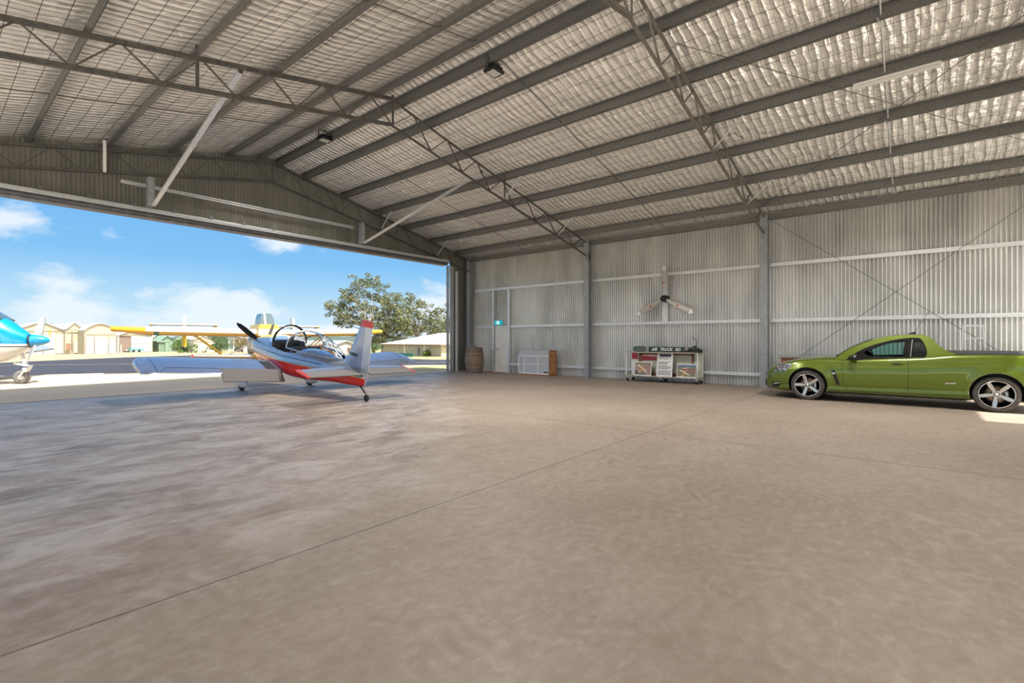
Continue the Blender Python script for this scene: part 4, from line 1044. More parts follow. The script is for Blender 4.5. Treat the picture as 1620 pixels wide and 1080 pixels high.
PITCH = R(10.6)
plane = thing('sport_aircraft', 'small silver and red low-wing taildragger aircraft parked in the hangar doorway with its canopy open', 'aircraft', (6.71, 14.55, 0), rot=(0, -PITCH, R(90)))
plane.rotation_euler = (Matrix.Rotation(R(86.9), 3, 'Z') @ Matrix.Rotation(-PITCH, 3, 'Y')).to_euler()
def sell(x, w_, z0, z1, n=2.6, k=24, yc=0):
    c = (z0 + z1) / 2; h = (z1 - z0) / 2; P = []
    for i in range(k):
        a = 2 * math.pi * i / k; ca, sa = math.cos(a), math.sin(a)
        P.append((x, yc + w_ * abs(ca) ** (2 / n) * (1 if ca > 0 else -1), c + h * abs(sa) ** (2 / n) * (1 if sa > 0 else -1)))
    return P
FX = [1.32,1.25,1.1,.85,.5,0,-.6,-1.3,-2.,-2.7,-3.4,-4.1,-4.55,-4.72]
FW = [.24,.33,.40,.46,.50,.53,.55,.555,.51,.41,.29,.17,.07,.03]
FB = [.93,.86,.80,.745,.70,.67,.66,.68,.75,.87,1.0,1.11,1.19,1.24]
FT = [1.18,1.24,1.30,1.36,1.41,1.45,1.48,1.50,1.57,1.61,1.60,1.57,1.50,1.46]
o_ = list(reversed(range(len(FX)))); RX = [FX[i] for i in o_]
def fint(x, A): return sinterp(x, RX, [A[i] for i in o_])
fus = MB().loft([sell(x, fint(x, FW), fint(x, FB), fint(x, FT), 2.7 if x > -2.4 else 2.2, 32) for x in np.linspace(1.32, -4.72, 70)]).build('fuselage', ['fuse', 'cockpit'], None, fix=True)
cut = MB().loft([sell(x, w_, 1.02, 1.9, 5, 24) for x, w_ in ((-.5, .44), (-.9, .475), (-1.5, .475), (-1.98, .42))], 1).build('cut', ['fuse', 'cockpit'], fix=True)
boolean(fus, [cut]); fus.parent = plane
# cowling spinner and propeller
MB().lathe([(.0, .26), (.05, .24), (.10, .17), (.135, .06), (.15, -.05), (.15, -.08)], 24, axis='x', c=(1.42, 0, 1.06)).build('spinner', 'silver', plane)
def blade(parent, c, a, L_, m_='propblack', name='propeller_blade', w_=1., pitch=22, tip=None):
    secs = []
    for r in np.linspace(.1, L_, 10):
        u = r / L_; ch = w_ * interp(u, [0, .15, .35, .7, .9, 1], [.035, .06, .10, .085, .06, .015]); th = interp(u, [0, .2, 1], [.03, .02, .005]); tw = R(interp(u, [0, 1], [60, pitch]))
        ring = []
        for k in range(10):
            q = 2 * math.pi * k / 10; p, t = ch * math.cos(q), th * math.sin(q)
            y_, x_ = p * math.cos(tw) - t * math.sin(tw), p * math.sin(tw) + t * math.cos(tw)
            ring.append((c[0] + x_, c[1] + y_ * math.cos(a) - r * math.sin(a) * -1, c[2] + y_ * math.sin(a) * -1 + r * math.cos(a)))
        secs.append(ring)
    return MB().loft(secs).build(name, m_, parent, fix=True)
for a in (R(50), R(230)): blade(plane, (1.45, 0, 1.06), a, .95)
# wings
def airfoil(ch, t=.135, n=9):
    """points (x from leading edge back, z) closed loop, upper surface first"""
    xs_ = [ (1 - math.cos(math.pi * k / n)) / 2 for k in range(n + 1)]
    yt = lambda x: 5 * t * (.2969 * math.sqrt(x) - .126 * x - .3516 * x * x + .2843 * x ** 3 - .1015 * x ** 4)
    cam_ = lambda x: .025 * 4 * x * (1 - x)
    return [(-x * ch, (cam_(x) + yt(x)) * ch) for x in xs_] + [(-x * ch, (cam_(x) - yt(x)) * ch) for x in reversed(xs_[1:-1])]
def surf(name, m_, parent, st, t=.135, n=9, cut=None):
    """st: list of (y, x_le, z, chord)"""
    mb = MB(); secs = [[(xl + max(ax, -cut * ch) if cut else xl + ax, y, z + (az if not cut or ax > -cut * ch else az * 0 + (float(np.interp(cut * ch, [-a for a, b in airfoil(ch, t, n)[:n + 1]], [b for a, b in airfoil(ch, t, n)[:n + 1]])) if k <= n else -.02 * ch))) for k, (ax, az) in enumerate(airfoil(ch, t, n))] for y, xl, z, ch in st]
    mb.loft(secs, 0, True, True); return mb.build(name, m_, parent, fix=True)
def dz(y): return .82 + .058 * abs(y)
LE, CH_ = -.30, 1.50
for s in (1, -1):
    st = [(s * y, LE, dz(y), CH_) for y in np.linspace(2.02, 3.28, 6)] + [(s * 3.40, LE - .06, dz(3.44), CH_ - .04), (s * 3.52, LE - .2, dz(3.52) - .01, CH_ - .12), (s * 3.58, LE - .42, dz(3.58) - .02, 1.08), (s * 3.60, LE - .75, dz(3.58) - .03, .76)]
    w_ = surf('wing', 'silver', plane, st)
    surf('inner_wing', 'silver', plane, [(s * y, LE, dz(y), CH_) for y in (.35, 1.2, 2.02)], cut=.82)
    # seams on the upper skin
    def up(y, f): # point on the upper surface at fraction f of the chord
        xs_, zs_ = zip(*airfoil(CH_)[:10]); return (LE - f * CH_, s * y, dz(y) + float(np.interp(f * CH_, [-v for v in xs_], zs_)) + .001)
    MB().tube([up(2.0, .80), up(3.1, .80), up(3.25, .985)], .006, 5).build('aileron_gap', 'darkrec', w_)
    MB().tube([up(3.3, f) for f in (.05, .2, .4, .6, .8, .98)], .006, 5).build('tip_seam', 'darkrec', w_)
    # lowered flap
    y0, y1 = .56, 2.0; hx = LE - CH_ * .815
    f = MB(); secs = []
    for y in (y0, y1):
        z = dz(y) + .035
        secs.append([(hx + .0, s * y, z + .035), (hx - .04, s * y, z + .025), (hx - .31, s * y, z - .215), (hx - .30, s * y, z - .235), (hx - .02, s * y, z - .06)])
    f.loft(secs, 0, False); f.build('flap', 'flapgrey', plane, fix=True)
    if s > 0:
        wk = MB(); P = [up(.62, .38), up(.95, .38), up(.95, .80), up(.62, .80)]
        P = []; 
        for f_ in (.40, .5, .6, .7, .82): P += [up(.60 + .05, f_), up(.92, f_)]
        P = [(a, b, c + .004) for a, b, c in P]
        wk.add(P, [(2*i, 2*i+1, 2*i+3, 2*i+2) for i in range(4)]); wk.build('wing_walk', 'walk', w_)
# tail surfaces
for s in (1, -1):
    st = [(s * .1, -3.92, 1.52, .55), (s * 1.2, -4.10, 1.52, .40), (s * 1.33, -4.16, 1.52, .34)]
    h_ = surf('tailplane', 'silver', plane, st, .12)
    e = MB(); e.loft([[(xh + .03, s * y, 1.55), (xh, s * y, 1.555), (xh - c_, s * y, 1.565 - c_ * .16), (xh - c_ + .01, s * y, 1.545 - c_ * .16), (xh + .02, s * y, 1.50)] for y, xh, c_ in ((.12, -4.42, .33), (1.285, -4.45, .30))], 0, False); e.build('elevator', 'flapgrey', plane, fix=True)
    MB().loft([[(x, s * y, z) for y, z in ((1.29, 1.56), (1.345, 1.55), (1.345, 1.51), (1.29, 1.50))] for x in (-4.16, -4.3)] + [[(-4.77, s * y, z) for y, z in ((1.29, 1.525), (1.35, 1.52), (1.35, 1.50), (1.29, 1.50))]], 0, False).build('elevator_tip', 'red', plane, fix=True)
def vsec(z, xl, ch, t=.11): return [(xl + ax, az * 1.0, z) for ax, az in [(a, b) for a, b in [(x, (1 if i < 10 else -1) * abs(z_ - .0)) for i, (x, z_) in enumerate([(-(1 - math.cos(math.pi * k / 9)) / 2 * ch, 5 * t * ch * (.2969 * math.sqrt((1 - math.cos(math.pi * k / 9)) / 2) - .126 * ((1 - math.cos(math.pi * k / 9)) / 2) - .3516 * ((1 - math.cos(math.pi * k / 9)) / 2) ** 2 + .2843 * ((1 - math.cos(math.pi * k / 9)) / 2) ** 3 - .1036 * ((1 - math.cos(math.pi * k / 9)) / 2) ** 4)) for k in range(10)] + [(-(1 - math.cos(math.pi * k / 9)) / 2 * ch, 5 * t * ch * (.2969 * math.sqrt((1 - math.cos(math.pi * k / 9)) / 2) - .126 * ((1 - math.cos(math.pi * k / 9)) / 2) - .3516 * ((1 - math.cos(math.pi * k / 9)) / 2) ** 2 + .2843 * ((1 - math.cos(math.pi * k / 9)) / 2) ** 3 - .1036 * ((1 - math.cos(math.pi * k / 9)) / 2) ** 4)) for k in range(8, 0, -1)])]]]
MB().loft([vsec(1.50, -3.72, .82, .09), vsec(1.62, -3.82, .70), vsec(2.56, -4.30, .28)]).build('fin', 'silver', plane, fix=True)
MB().loft([vsec(2.56, -4.30, .28), vsec(2.68, -4.36, .24), vsec(2.72, -4.41, .18)]).build('fin_tip', 'red', plane, fix=True)
rd = MB(); rd.loft([[(xh, .028, z), (xh + .03, 0, z), (xh, -.028, z), (xt, -.006, z), (xt, .006, z)] for z, xh, xt in ((1.24, -4.56, -4.76), (1.6, -4.55, -4.84), (2.58, -4.58, -4.82))], 0, False); rd.build('rudder', 'silverpale', plane, fix=True)
MB().loft([[(xh, .03, z), (xh + .03, 0, z), (xh, -.03, z), (xt, -.007, z), (xt, .007, z)] for z, xh, xt in ((2.58, -4.58, -4.82), (2.72, -4.60, -4.80))], 0, False).build('rudder_tip', 'red', plane, fix=True)
MB().tube([(-4.72, .0, 2.7), (-4.80, .02, 3.1)], [.012, .004], 6).build('whip_antenna', 'pant', plane)
MB().lathe([(.0, .06), (.03, .05), (.04, 0), (.02, -.02)], 10, c=(-4.66, 0, 2.74)).build('beacon', 'pant', plane)
text('VH-IRV', .10, 'ink', plane, (-4.19, .043, 1.86), (R(90), 0, R(180)), name='registration', shear=.25, bold=.004)
# tail wheel
tw = MB(); tw.tube([(-4.5, 0, 1.22), (-4.78, 0, 1.08)], [.022, .014], 8); tw.build('tail_spring', 'black', plane)
TWX, TWZ = -4.86, .99
MB().tube([(-4.77, 0, 1.10), (-4.88, .0, 1.06), (-4.88, .045, 1.0), (-4.86, .045, TWZ)], .012, 6).build('tail_fork', 'black', plane)
MB().lathe([(.015, -.028), (.07, -.028), (.08, -.015), (.08, .015), (.07, .028), (.015, .028)], 20, axis='y', c=(TWX, 0, TWZ)).build('tail_wheel', 'rubber', plane)
MB().tube([(-4.62, .02, 1.30), (-4.78, .06, 1.25), (-4.90, .05, 1.10)], .006, 5).build('steering_spring', 'black', plane)
# undercarriage
for s in (1, -1):
    MB().tube([(.42, s * .30, .80), (.2, s * .62, .50), (.02, s * .93, .22)], [.03, .025, .02], 8).build('gear_leg', 'pant', plane)
    pn = MB(); pn.loft([sell(x, w_, z0, z1, 2.2, 20, s * .97) for x, w_, z0, z1 in ((.42, .01, .19, .21), (.38, .05, .12, .27), (.25, .09, .07, .32), (.05, .105, .06, .36), (-.15, .09, .08, .35), (-.38, .05, .15, .29), (-.52, .01, .21, .23))]); pn.build('wheel_pant', 'pant', plane, fix=True)
    MB().lathe([(.05, -.055), (.15, -.055), (.172, -.03), (.172, .03), (.15, .055), (.05, .055)], 24, axis='y', c=(0, s * .97, .172)).build('main_wheel', 'rubber', plane)
# cockpit
ck = MB(); ck.loft([[(x, -.44, 1.1), (x, .44, 1.1), (x, .43, z), (x, .30, z + .05), (x, -.30, z + .05), (x, -.43, z)] for x, z in ((-.50, 1.47), (-.66, 1.46))], 0, False); ck.build('instrument_panel', 'cockpit', plane, fix=True)
for y, w_ in ((.16, .11), (-.17, .1)): MB().box((-.675, y - w_, 1.30), (-.66, y + w_, 1.44)).build('display_screen', 'screenblue', plane, bevel=.004)
for s in (1, -1):
    se = MB(); se.loft([[(x, s * .21 - .18, z), (x, s * .21 + .18, z), (x - .08, s * .21 + .17, z), (x - .08, s * .21 - .17, z)] for x, z in ((-1.42, 1.04), (-1.55, 1.3), (-1.66, 1.56))], 0, False); se.build('seat', 'seatgrey', plane, fix=True)
    MB().tube([(-1.0, s * .2, 1.04), (-1.02, s * .2, 1.25), (-.98, s * .2, 1.33)], .014, 6).build('control_stick', 'cockpit', plane)
def arch(x, w_, z0, zt, n=14, lean=0):
    return [(x + lean * math.sin(math.pi * k / n), w_ * math.cos(math.pi * k / n), z0 + (zt - z0) * math.sin(math.pi * k / n) ** .9) for k in range(n + 1)]
MB().tube(arch(-.66, .46, 1.44, 1.97), .022, 8).build('roll_bow', 'black', plane)
ws = MB().loft([arch(x, w_, z0, zt) for x, w_, z0, zt in ((.02, .25, 1.44, 1.46), (-.12, .36, 1.44, 1.60), (-.32, .42, 1.44, 1.79), (-.52, .45, 1.44, 1.92), (-.655, .46, 1.44, 1.965))], 0, True, False, False).build('windscreen', 'bubble', plane)
ws.modifiers.new('s', 'SOLIDIFY').thickness = .006
cn_ = MB().loft([arch(x, w_, z0, zt, 18) for x, w_, z0, zt in ((-1.62, .50, 1.53, 1.97), (-1.9, .50, 1.54, 2.01), (-2.3, .47, 1.56, 2.0), (-2.7, .40, 1.58, 1.93), (-3.1, .30, 1.60, 1.82), (-3.4, .20, 1.61, 1.72), (-3.6, .08, 1.615, 1.64))], 0, True, False, False).build('canopy', 'bubble', plane)
cn_.modifiers.new('s', 'SOLIDIFY').thickness = .006
MB().tube(arch(-1.61, .505, 1.52, 1.975), .018, 8).build('canopy_bow', 'silverpale', cn_)
MB().tube(arch(-2.3, .465, 1.56, 1.99), .012, 6).build('canopy_hoop', 'black', cn_)
MB().tube([(-1.9, 0, 2.012), (-2.3, 0, 2.003), (-2.7, 0, 1.935), (-3.1, 0, 1.825), (-3.4, 0, 1.725), (-3.6, 0, 1.645)], .014, 6).build('canopy_spine', 'silverpale', cn_)
for s in (1, -1):
    MB().tube([(-1.62, s * .505, 1.52), (-1.9, s * .50, 1.54), (-2.3, s * .47, 1.56), (-2.7, s * .40, 1.58), (-3.1, s * .30, 1.60), (-3.4, s * .20, 1.61), (-3.62, s * .02, 1.62)], .02, 6).build('canopy_rail', 'silver', cn_)
# ================================================================ YELLOW AND BLUE AIRCRAFT OUTSIDE
M['ylw'] = mat('aircraft_yellow', (.60,.36,.06), .4, coat=.3); M['ylwb'] = mat('aircraft_bright_yellow', (.85,.55,.02), .4, coat=.3); M['orange'] = mat('aircraft_orange', (.82,.40,.01), .4, coat=.3); M['awhite'] = mat('aircraft_white', (.85,.85,.82), .35, coat=.3)
M['agreen'] = mat('band_dark_green', (.03,.10,.09), .4); M['aglass'] = mat('cabin_glass', (.05,.085,.10), .1, .0, coat=.5)
ya = math.radians(12.5)
yp = thing('yellow_aircraft', 'yellow and white twin-boom agricultural aircraft parked outside behind the silver one', 'aircraft', (10.45, 24.0, 0), R(-90) - ya)
# local x forward (towards the hangar), y to its left (towards the right of the picture)
def wing2(y0, y1, xl0, xl1, z0, z1, c0, c1, mu, ml, name='wing', t=.15, parent=yp):
    mb = MB(); A0, A1 = airfoil(c0, t), airfoil(c1, t); n = len(A0)
    V = [(xl0 + a, y0, z0 + b) for a, b in A0] + [(xl1 + a, y1, z1 + b) for a, b in A1]
    for i in range(n):
        j = (i + 1) % n; mb.add([V[i], V[j], V[n + j], V[n + i]], [(0, 1, 2, 3)], 0 if i < 11 else 1, True)
    mb.add(V[:n], [tuple(range(n))], 1); mb.add(V[n:], [tuple(range(n))], 1)
    return mb.build(name, [mu, ml], parent, fix=False, weld=True)
for s in (1, -1):
    wing2(s * .0, s * 4.1, .9, .9, 1.68, 1.74, 1.75, 1.75, 'awhite', 'ylw', 'wing', .21)
    wing2(s * 4.1, s * 4.28, .9, .9, 1.74, 1.743, 1.77, 1.77, 'awhite', 'agreen', 'wing_band', .212)
    wing2(s * 4.28, s * 4.55, .9, .9, 1.743, 1.75, 1.75, 1.75, 'awhite', 'ylw', 'wing', .21)
    wing2(s * 4.55, s * 5.65, .9, .75, 1.75, 1.83, 1.75, 1.3, 'ylwb', 'orange', 'wing_tip', .17)
    # lower stub wing, struts
    wing2(s * .4, s * 2.9, .6, .5, .62, .70, 1.2, .9, 'awhite', 'ylw', 'stub_wing', .14)
    MB().box((-.45, min(s * 2.88, s * 2.93), .66), (.55, max(s * 2.88, s * 2.93), .74)).build('stub_wing_tip', 'red', yp)
    for dx in (.35, -.35):
        MB().beam((dx, s * 1.75, .74), (dx, s * 2.95, 1.74), .05, .10, up=(1, 0, 0)).build('wing_strut', 'ylwb', yp)
    MB().beam((.3, s * 1.5, .74), (.3, s * .7, 1.15), .04, .07, up=(1, 0, 0)).build('stub_brace', 'awhite', yp)
    MB().loft([sell(x, .14 * k, 1.72 - .14 * k, 1.72 + .14 * k, 2, 12, s * 2.75) for x, k in ((-.3, .8), (-2, 1), (-4, .85), (-6.4, .6))]).build('tail_boom', 'ylwb', yp, fix=True)
    MB().loft([[(-5.5 - .15 * k, s * 2.75 + w, z), (-6.5, s * 2.75 + w * .3, z), (-6.5, s * 2.75 - w * .3, z), (-5.5 - .15 * k, s * 2.75 - w, z)] for k, z, w in ((0, 1.7, .09), (0, 1.75, .09), (2, 2.72, .05))], 0, False).build('tail_fin', 'awhite', yp, fix=True)
    MB().tube([(-5.9, s * 2.75, 1.0), (-5.9, s * 2.75, 1.75)], .11, 12).build('tail_leg', 'ylwb', yp)
    MB().lathe([(.12, 0), (.14, .06), (.10, .14), (0, .16)], 12, c=(-5.9, s * 2.75, .9)).build('tail_foot', 'black', yp)
    wing2(s * 2.75 - 1.5, s * 2.75 + 1.5, -5.6, -5.6, 2.20, 2.20, .95, .95, 'awhite', 'ylw', 'tailplane', .12)
    for e_ in (-1, 1):
        MB().box((-6.5, s * 2.75 + e_ * 1.5 - .12 * (e_ > 0) , 2.12), (-5.65, s * 2.75 + e_ * 1.5 + .12 * (e_ < 0), 2.27)).build('tailplane_tip', 'orange', yp)
    MB().lathe([(.05, -.1), (.2, -.1), (.26, -.06), (.26, .06), (.2, .1), (.05, .1)], 20, axis='y', c=(.3, s * 1.05, .26)).build('main_wheel', 'rubber', yp)
    MB().tube([(.3, s * 1.0, .26), (.3, s * .95, .66)], .045, 8).build('gear_leg', 'ylw', yp)
MB().loft([sell(x, w_, z0, z1, 3, 24) for x, w_, z0, z1 in ((2.6, .30, .75, 1.35), (2.5, .42, .62, 1.5), (2.0, .55, .48, 1.62), (1.0, .62, .42, 1.66), (-.6, .62, .45, 1.66), (-1.4, .5, .6, 1.66), (-1.9, .3, .9, 1.6))]).build('fuselage', 'ylw', yp, fix=True)
MB().loft([[(1.45, -.58, z) if False else (xf, -w_, z), (xf, w_, z), (-1.2, w_, z), (-1.2, -w_, z)] for z, w_, xf in ((1.6, .50, 1.35), (1.9, .44, 1.2), (2.12, .36, .95))], 0, False).build('cabin_base', 'ylwb', yp, fix=True)
MB().loft([[(xf, -w_, z), (xf, w_, z), (-.5, w_, z), (-.5, -w_, z)] for z, w_, xf in ((2.12, .30, .8), (2.4, .28, .7), (2.64, .21, .5))], 0, False).build('cabin_window', 'aglass', yp, fix=True)
MB().beam((.83, -.10, 2.10), (.54, -.10, 2.64), .07, .05, up=(1, 0, 0)).build('windscreen_post', 'awhite', yp)
MB().add([(1.355, -.12, 1.6), (1.205, .02, 1.9), (.955, .14, 2.12), (.955, .26, 2.12), (1.205, .16, 1.9), (1.355, .02, 1.6)], [(0, 1, 4, 5), (1, 2, 3, 4)]).build('nose_stripe', 'darkrec', yp)
MB().lathe([(0, .2), (.08, .15), (.12, 0)], 12, axis='x', c=(2.62, 0, 1.05)).build('propeller_hub', 'black', yp)
for a in (R(80), R(260)): blade(yp, (2.7, 0, 1.05), a, 1.1)
MB().lathe([(.05, -.1), (.2, -.1), (.24, -.06), (.24, .06), (.2, .1), (.05, .1)], 20, axis='y', c=(1.9, 0, .24)).build('nose_wheel', 'rubber', yp)
MB().tube([(1.9, 0, .24), (1.85, 0, .6)], .05, 8).build('nose_gear_leg', 'ylw', yp)
# ---- blue and white aircraft on the left
def blue_mat():
    m = mat('blue_white_aircraft_paint', (.0,.36,.82), .25, coat=.5)
    nt = m.node_tree; N = nt.nodes; L = nt.links; b = N['Principled BSDF']
    tc = N.new('ShaderNodeTexCoord'); sp = N.new('ShaderNodeSeparateXYZ'); L.new(tc.outputs['Object'], sp.inputs[0])
    r = N.new('ShaderNodeValToRGB'); r.color_ramp.interpolation = 'CONSTANT'
    mr = N.new('ShaderNodeMapRange'); mr.inputs['From Min'].default_value = 0; mr.inputs['From Max'].default_value = 3; L.new(sp.outputs['Z'], mr.inputs['Value'])
    e = r.color_ramp.elements; e[0].position = 0; e[0].color = (.80,.80,.78,1); e[1].position = 1.165 / 3; e[1].color = (.13,.11,.11,1)
    for p, c in ((1.20 / 3, (.85,.85,.85,1)), (1.275 / 3, (.0,.36,.82,1))):
        q = e.new(p); q.color = c
    L.new(mr.outputs['Result'], r.inputs['Fac']); L.new(r.outputs['Color'], b.inputs['Base Color']); return m
M['bluewhite'] = blue_mat(); M['blue'] = mat('aircraft_blue', (.0,.36,.80), .25, coat=.5)
bt = onY(80, 537, 21.6)
bpz = thing('blue_aircraft', 'blue and white single-engine aircraft whose nose enters the picture at the left', 'aircraft', (bt.x, 21.6, 0), R(-30))
MB().lathe([(0, 0), (.06, -.04), (.12, -.13), (.17, -.27), (.20, -.42), (.20, -.46)], 24, axis='x', c=(0, 0, 1.38)).build('spinner', 'blue', bpz)
MB().lathe([(.17, -.46), (.17, -.54)], 20, axis='x', c=(0, 0, 1.38)).build('propeller_hub', 'black', bpz)
M['bladegrey'] = mat('blade_grey', (.50,.52,.53), .35, .3)
for a in (R(212), R(32)):
    b_ = blade(bpz, (-.38, 0, 1.38), a, .95, 'bladegrey', w_=1.15, pitch=30)
BX_ = [-.52, -.7, -.93, -1.12, -1.45, -2.4, -3.2, -4.2, -5.6, -6.8]; BW_ = [.24, .36, .45, .50, .54, .58, .58, .5, .3, .1]; BB_ = [1.12, .96, .80, .72, .65, .62, .68, .80, 1.05, 1.25]; BT_ = [1.58, 1.73, 1.94, 2.10, 2.18, 2.22, 2.2, 2.0, 1.8, 1.65]
MB().loft([sell(x, w_, z0, z1, 2.6, 28) for x, w_, z0, z1 in zip(BX_, BW_, BB_, BT_)]).build('fuselage', 'bluewhite', bpz, fix=True)
MB().loft([[(x, w_ * math.cos(q), z0 + (z1 - z0) * math.sin(q)) for q in np.linspace(0, math.pi, 12)] for x, w_, z0, z1 in ((-1.10, .42, 2.0, 2.09), (-1.5, .46, 2.05, 2.46), (-2.0, .48, 2.05, 2.7), (-2.9, .48, 2.1, 2.72), (-4.0, .4, 2.0, 2.2))], 0, True, True).build('cabin_window', 'aglass', bpz, fix=True)
for s in (1, -1):
    MB().tube([(-1.08, s * .40, 2.02), (-1.5, s * .36, 2.32), (-2.0, s * .34, 2.56)], .02, 6).build('window_post', 'black', bpz)
    wing2(s * .5, s * 4.8, -1.9, -1.9, .78, 1.05, 1.6, 1.2, 'awhite', 'awhite', 'wing', .14, bpz)
    wing2(s * .1, s * 1.6, -6.0, -6.1, 1.5, 1.5, .8, .6, 'awhite', 'awhite', 'tailplane', .1, bpz)
    MB().lathe([(.05, -.08), (.18, -.08), (.21, -.05), (.21, .05), (.18, .08), (.05, .08)], 20, axis='y', c=(-2.7, s * 1.5, .21)).build('main_wheel', 'rubber', bpz)
    MB().tube([(-2.7, s * 1.5, .21), (-2.7, s * 1.5, .85)], .04, 8).build('gear_leg', 'awhite', bpz)
MB().loft([[(-5.6, .06, 1.6), (-5.6, -.06, 1.6), (-6.9, -.02, 1.6), (-6.9, .02, 1.6)], [(-6.4, .04, 2.7), (-6.4, -.04, 2.7), (-7.1, -.02, 2.7), (-7.1, .02, 2.7)]], 0, False).build('tail_fin', 'blue', bpz, fix=True)
for x in (-.75, -1.0, -1.25, -1.5): MB().lathe([(.012, -.01), (.012, .01)], 8, axis='y', c=(x, -interp(-x, [.7, 1, 1.35, 1.7], [.36, .46, .51, .55]) - .0, 1.33)).build('cowl_fastener', 'black', bpz)
MB().box((-1.9, -.575, 1.50), (-1.25, -.52, 1.545)).build('white_lettering_bar', 'awhite', bpz)
# nose gear
gx = -.62
MB().tube([(gx - .1, 0, 1.0), (gx - .02, 0, .55)], .05, 10).build('nose_strut', 'awhite', bpz)
MB().beam((gx - .28, -.02, .66), (gx + .16, -.02, .56), .06, .10, up=(0, 1, 0)).build('torque_link', 'awhite', bpz)
MB().beam((gx + .14, -.02, .56), (gx + .03, -.13, .38), .05, .08, up=(0, 1, 0)).build('torque_link', 'awhite', bpz)
for s in (1, -1): MB().beam((gx + .04, s * .13, .48), (gx - .10, s * .13, .2), .035, .08, up=(0, 1, 0)).build('nose_fork', 'awhite', bpz)
MB().cbox((gx + .03, 0, .48), (.12, .3, .06)).build('fork_crown', 'awhite', bpz)
M['tyregrey'] = mat('worn_tyre', (.13,.13,.13), .7)
nw = MB().lathe([(.09, -.085), (.16, -.095), (.20, -.075), (.215, -.03), (.215, .03), (.20, .075), (.16, .095), (.09, .085)], 28, axis='y', c=(gx - .1, 0, .215)).build('nose_wheel', 'tyregrey', bpz)
MB().lathe([(.0, -.088), (.06, -.09), (.09, -.08), (.09, .08), (.06, .09), (0, .088)], 20, axis='y', c=(gx - .1, 0, .215)).build('wheel_hub', 'alu', nw)
# ================================================================ THE GROUND OUTSIDE (falls gently away from the apron)
M['apron'] = mat('apron_concrete', (.56,.435,.29), .8, noise=(.6,(.50,.39,.265),.35,.65), bump=(8,.2,.01))
M['bounce_ground'] = mat('pale_bounce_ground', (.80,.74,.64), .8, noise=(.8,(.72,.66,.57),.35,.65))  # extra pale so it reflects sunlight up to the ceiling
M['bitumen'] = mat('bitumen', (.030,.033,.043), .9, noise=(3,(.045,.046,.058),.35,.65), bump=(30,.3,.01))
M['grass'] = mat('dry_grass', (.40,.36,.15), .95, noise=(.5,(.50,.40,.22),.4,.6), bump=(20,.6,.05))
M['line'] = mat('line_paint', (.62,.58,.42), .7)
M['earth'] = mat('sandy_ground', (.56,.42,.26), .95, noise=(.5,(.44,.36,.19),.4,.6), bump=(10,.3,.03))
SL = .0125
def gz(x, y): return -SL * max(0, y + .4 * x - 28.3)
def g2(px, py, dz_=0.):
    d = ray(px, py); t = (28.3 * SL - CH) / (d[2] + SL * (d[1] + .4 * d[0]))
    x, y = d[0] * t, d[1] * t
    if y + .4 * x < 28.3: return gr(px, py)
    return Vector((x, y, gz(x, y)))
def ground(name, pts, lift, m):
    mb = MB(); V = [(p[0], p[1], (gz(p[0], p[1]) if len(p) < 3 or True else 0) + lift) for p in pts]
    n = len(V); tris = tessellate_polygon([[Vector((v[0], v[1], 0)) for v in V]])
    mb.add(V, [tuple(t) for t in tris]); o = mb.build(name, m, fix=True)
    # normals up
    o['kind'] = 'structure'; return o
big = MB().add([(-150, -200, -.05), (300, -200, -.05), (300, 28.3 - 120, -.05), (-150, 28.3 + 60, -.05)], [(0, 1, 2, 3)])
big.add([(-150, 88.3, -.05), (300, -91.7, -.05), (300 + 160, -91.7 + 400, -.05 - SL * (400 + 64)), (-150 + 160, 88.3 + 400, -.05 - SL * (400 + 64)), (-400, 400, -.05 - SL * (400 - 160 - 28.3))], [(0, 1, 2, 3, 4)])
struct(big.build('grass_field', 'grass'))
def pt(v): return (v[0], v[1])
edge = lambda x: 28.3 - .4 * x
ground('apron', [(-40, 15.44), (17.2, 15.44), (19.8, 19.0), (17.6, edge(17.6)), (3, edge(3)), (-8, edge(-8)), (-40, edge(-40))], 0, 'apron')
ground('rear_bounce_ground', [(-40, -45), (45, -45), (45, YB - .08), (-40, YB - .08)], 0, 'bounce_ground')  # unseen ground at the rear, made pale to bounce light inside
ground('left_bounce_ground', [(-40, YB - .08), (XL - .1, YB - .08), (XL - .1, 15.40), (-40, 15.40)], 0, 'bounce_ground')  # unseen ground added to bounce sunlight in through the left openings
ground('side_yard', [(16.4, YB), (24, YB), (20, 15.4), (16.4, 15.4)], -.02, 'earth')
T_ = [g2(-200, 606), g2(61, 594), g2(220, 589), g2(430, 583), g2(600, 580), g2(690, 577.4), g2(900, 573)]
U_ = [g2(900, 566.5), g2(690, 568.5), g2(600, 566), g2(430, 563.5), g2(330, 561.2), g2(220, 564), g2(61, 570.5), g2(-200, 583)]
ground('taxiway', [pt(v) for v in T_ + U_], -.012, 'bitumen')
ground('sandy_strip', [pt(v) for v in [g2(-200, 584), g2(61, 571), g2(220, 564.5), g2(330, 561.6), g2(400, 559), g2(400, 556), g2(-200, 556)]], -.02, 'earth')
M['bitumen'].node_tree.nodes['Principled BSDF'].inputs['Specular IOR Level'].default_value = .1
ground('grass_verge', [pt(v) for v in [g2(596, 582.5), g2(660, 579), g2(760, 575.5), g2(760, 582.5), g2(700, 585), g2(640, 587)]], .006, 'grass')
for (p, q) in ((g2(-40, 579.5), g2(61, 577.3)), (g2(61, 577.3), g2(235, 575.5)), (g2(640, 573.6), g2(712, 573.2))):
    n = (q - p).normalized().cross(Vector((0, 0, 1))) * .11
    o = MB().add([(v.x, v.y, gz(v.x, v.y) + .01) for v in (p - n, q - n, q + n, p + n)], [(0, 1, 2, 3)]).build('painted_line', 'line', origin=(p.x, p.y, 0)); struct(o)
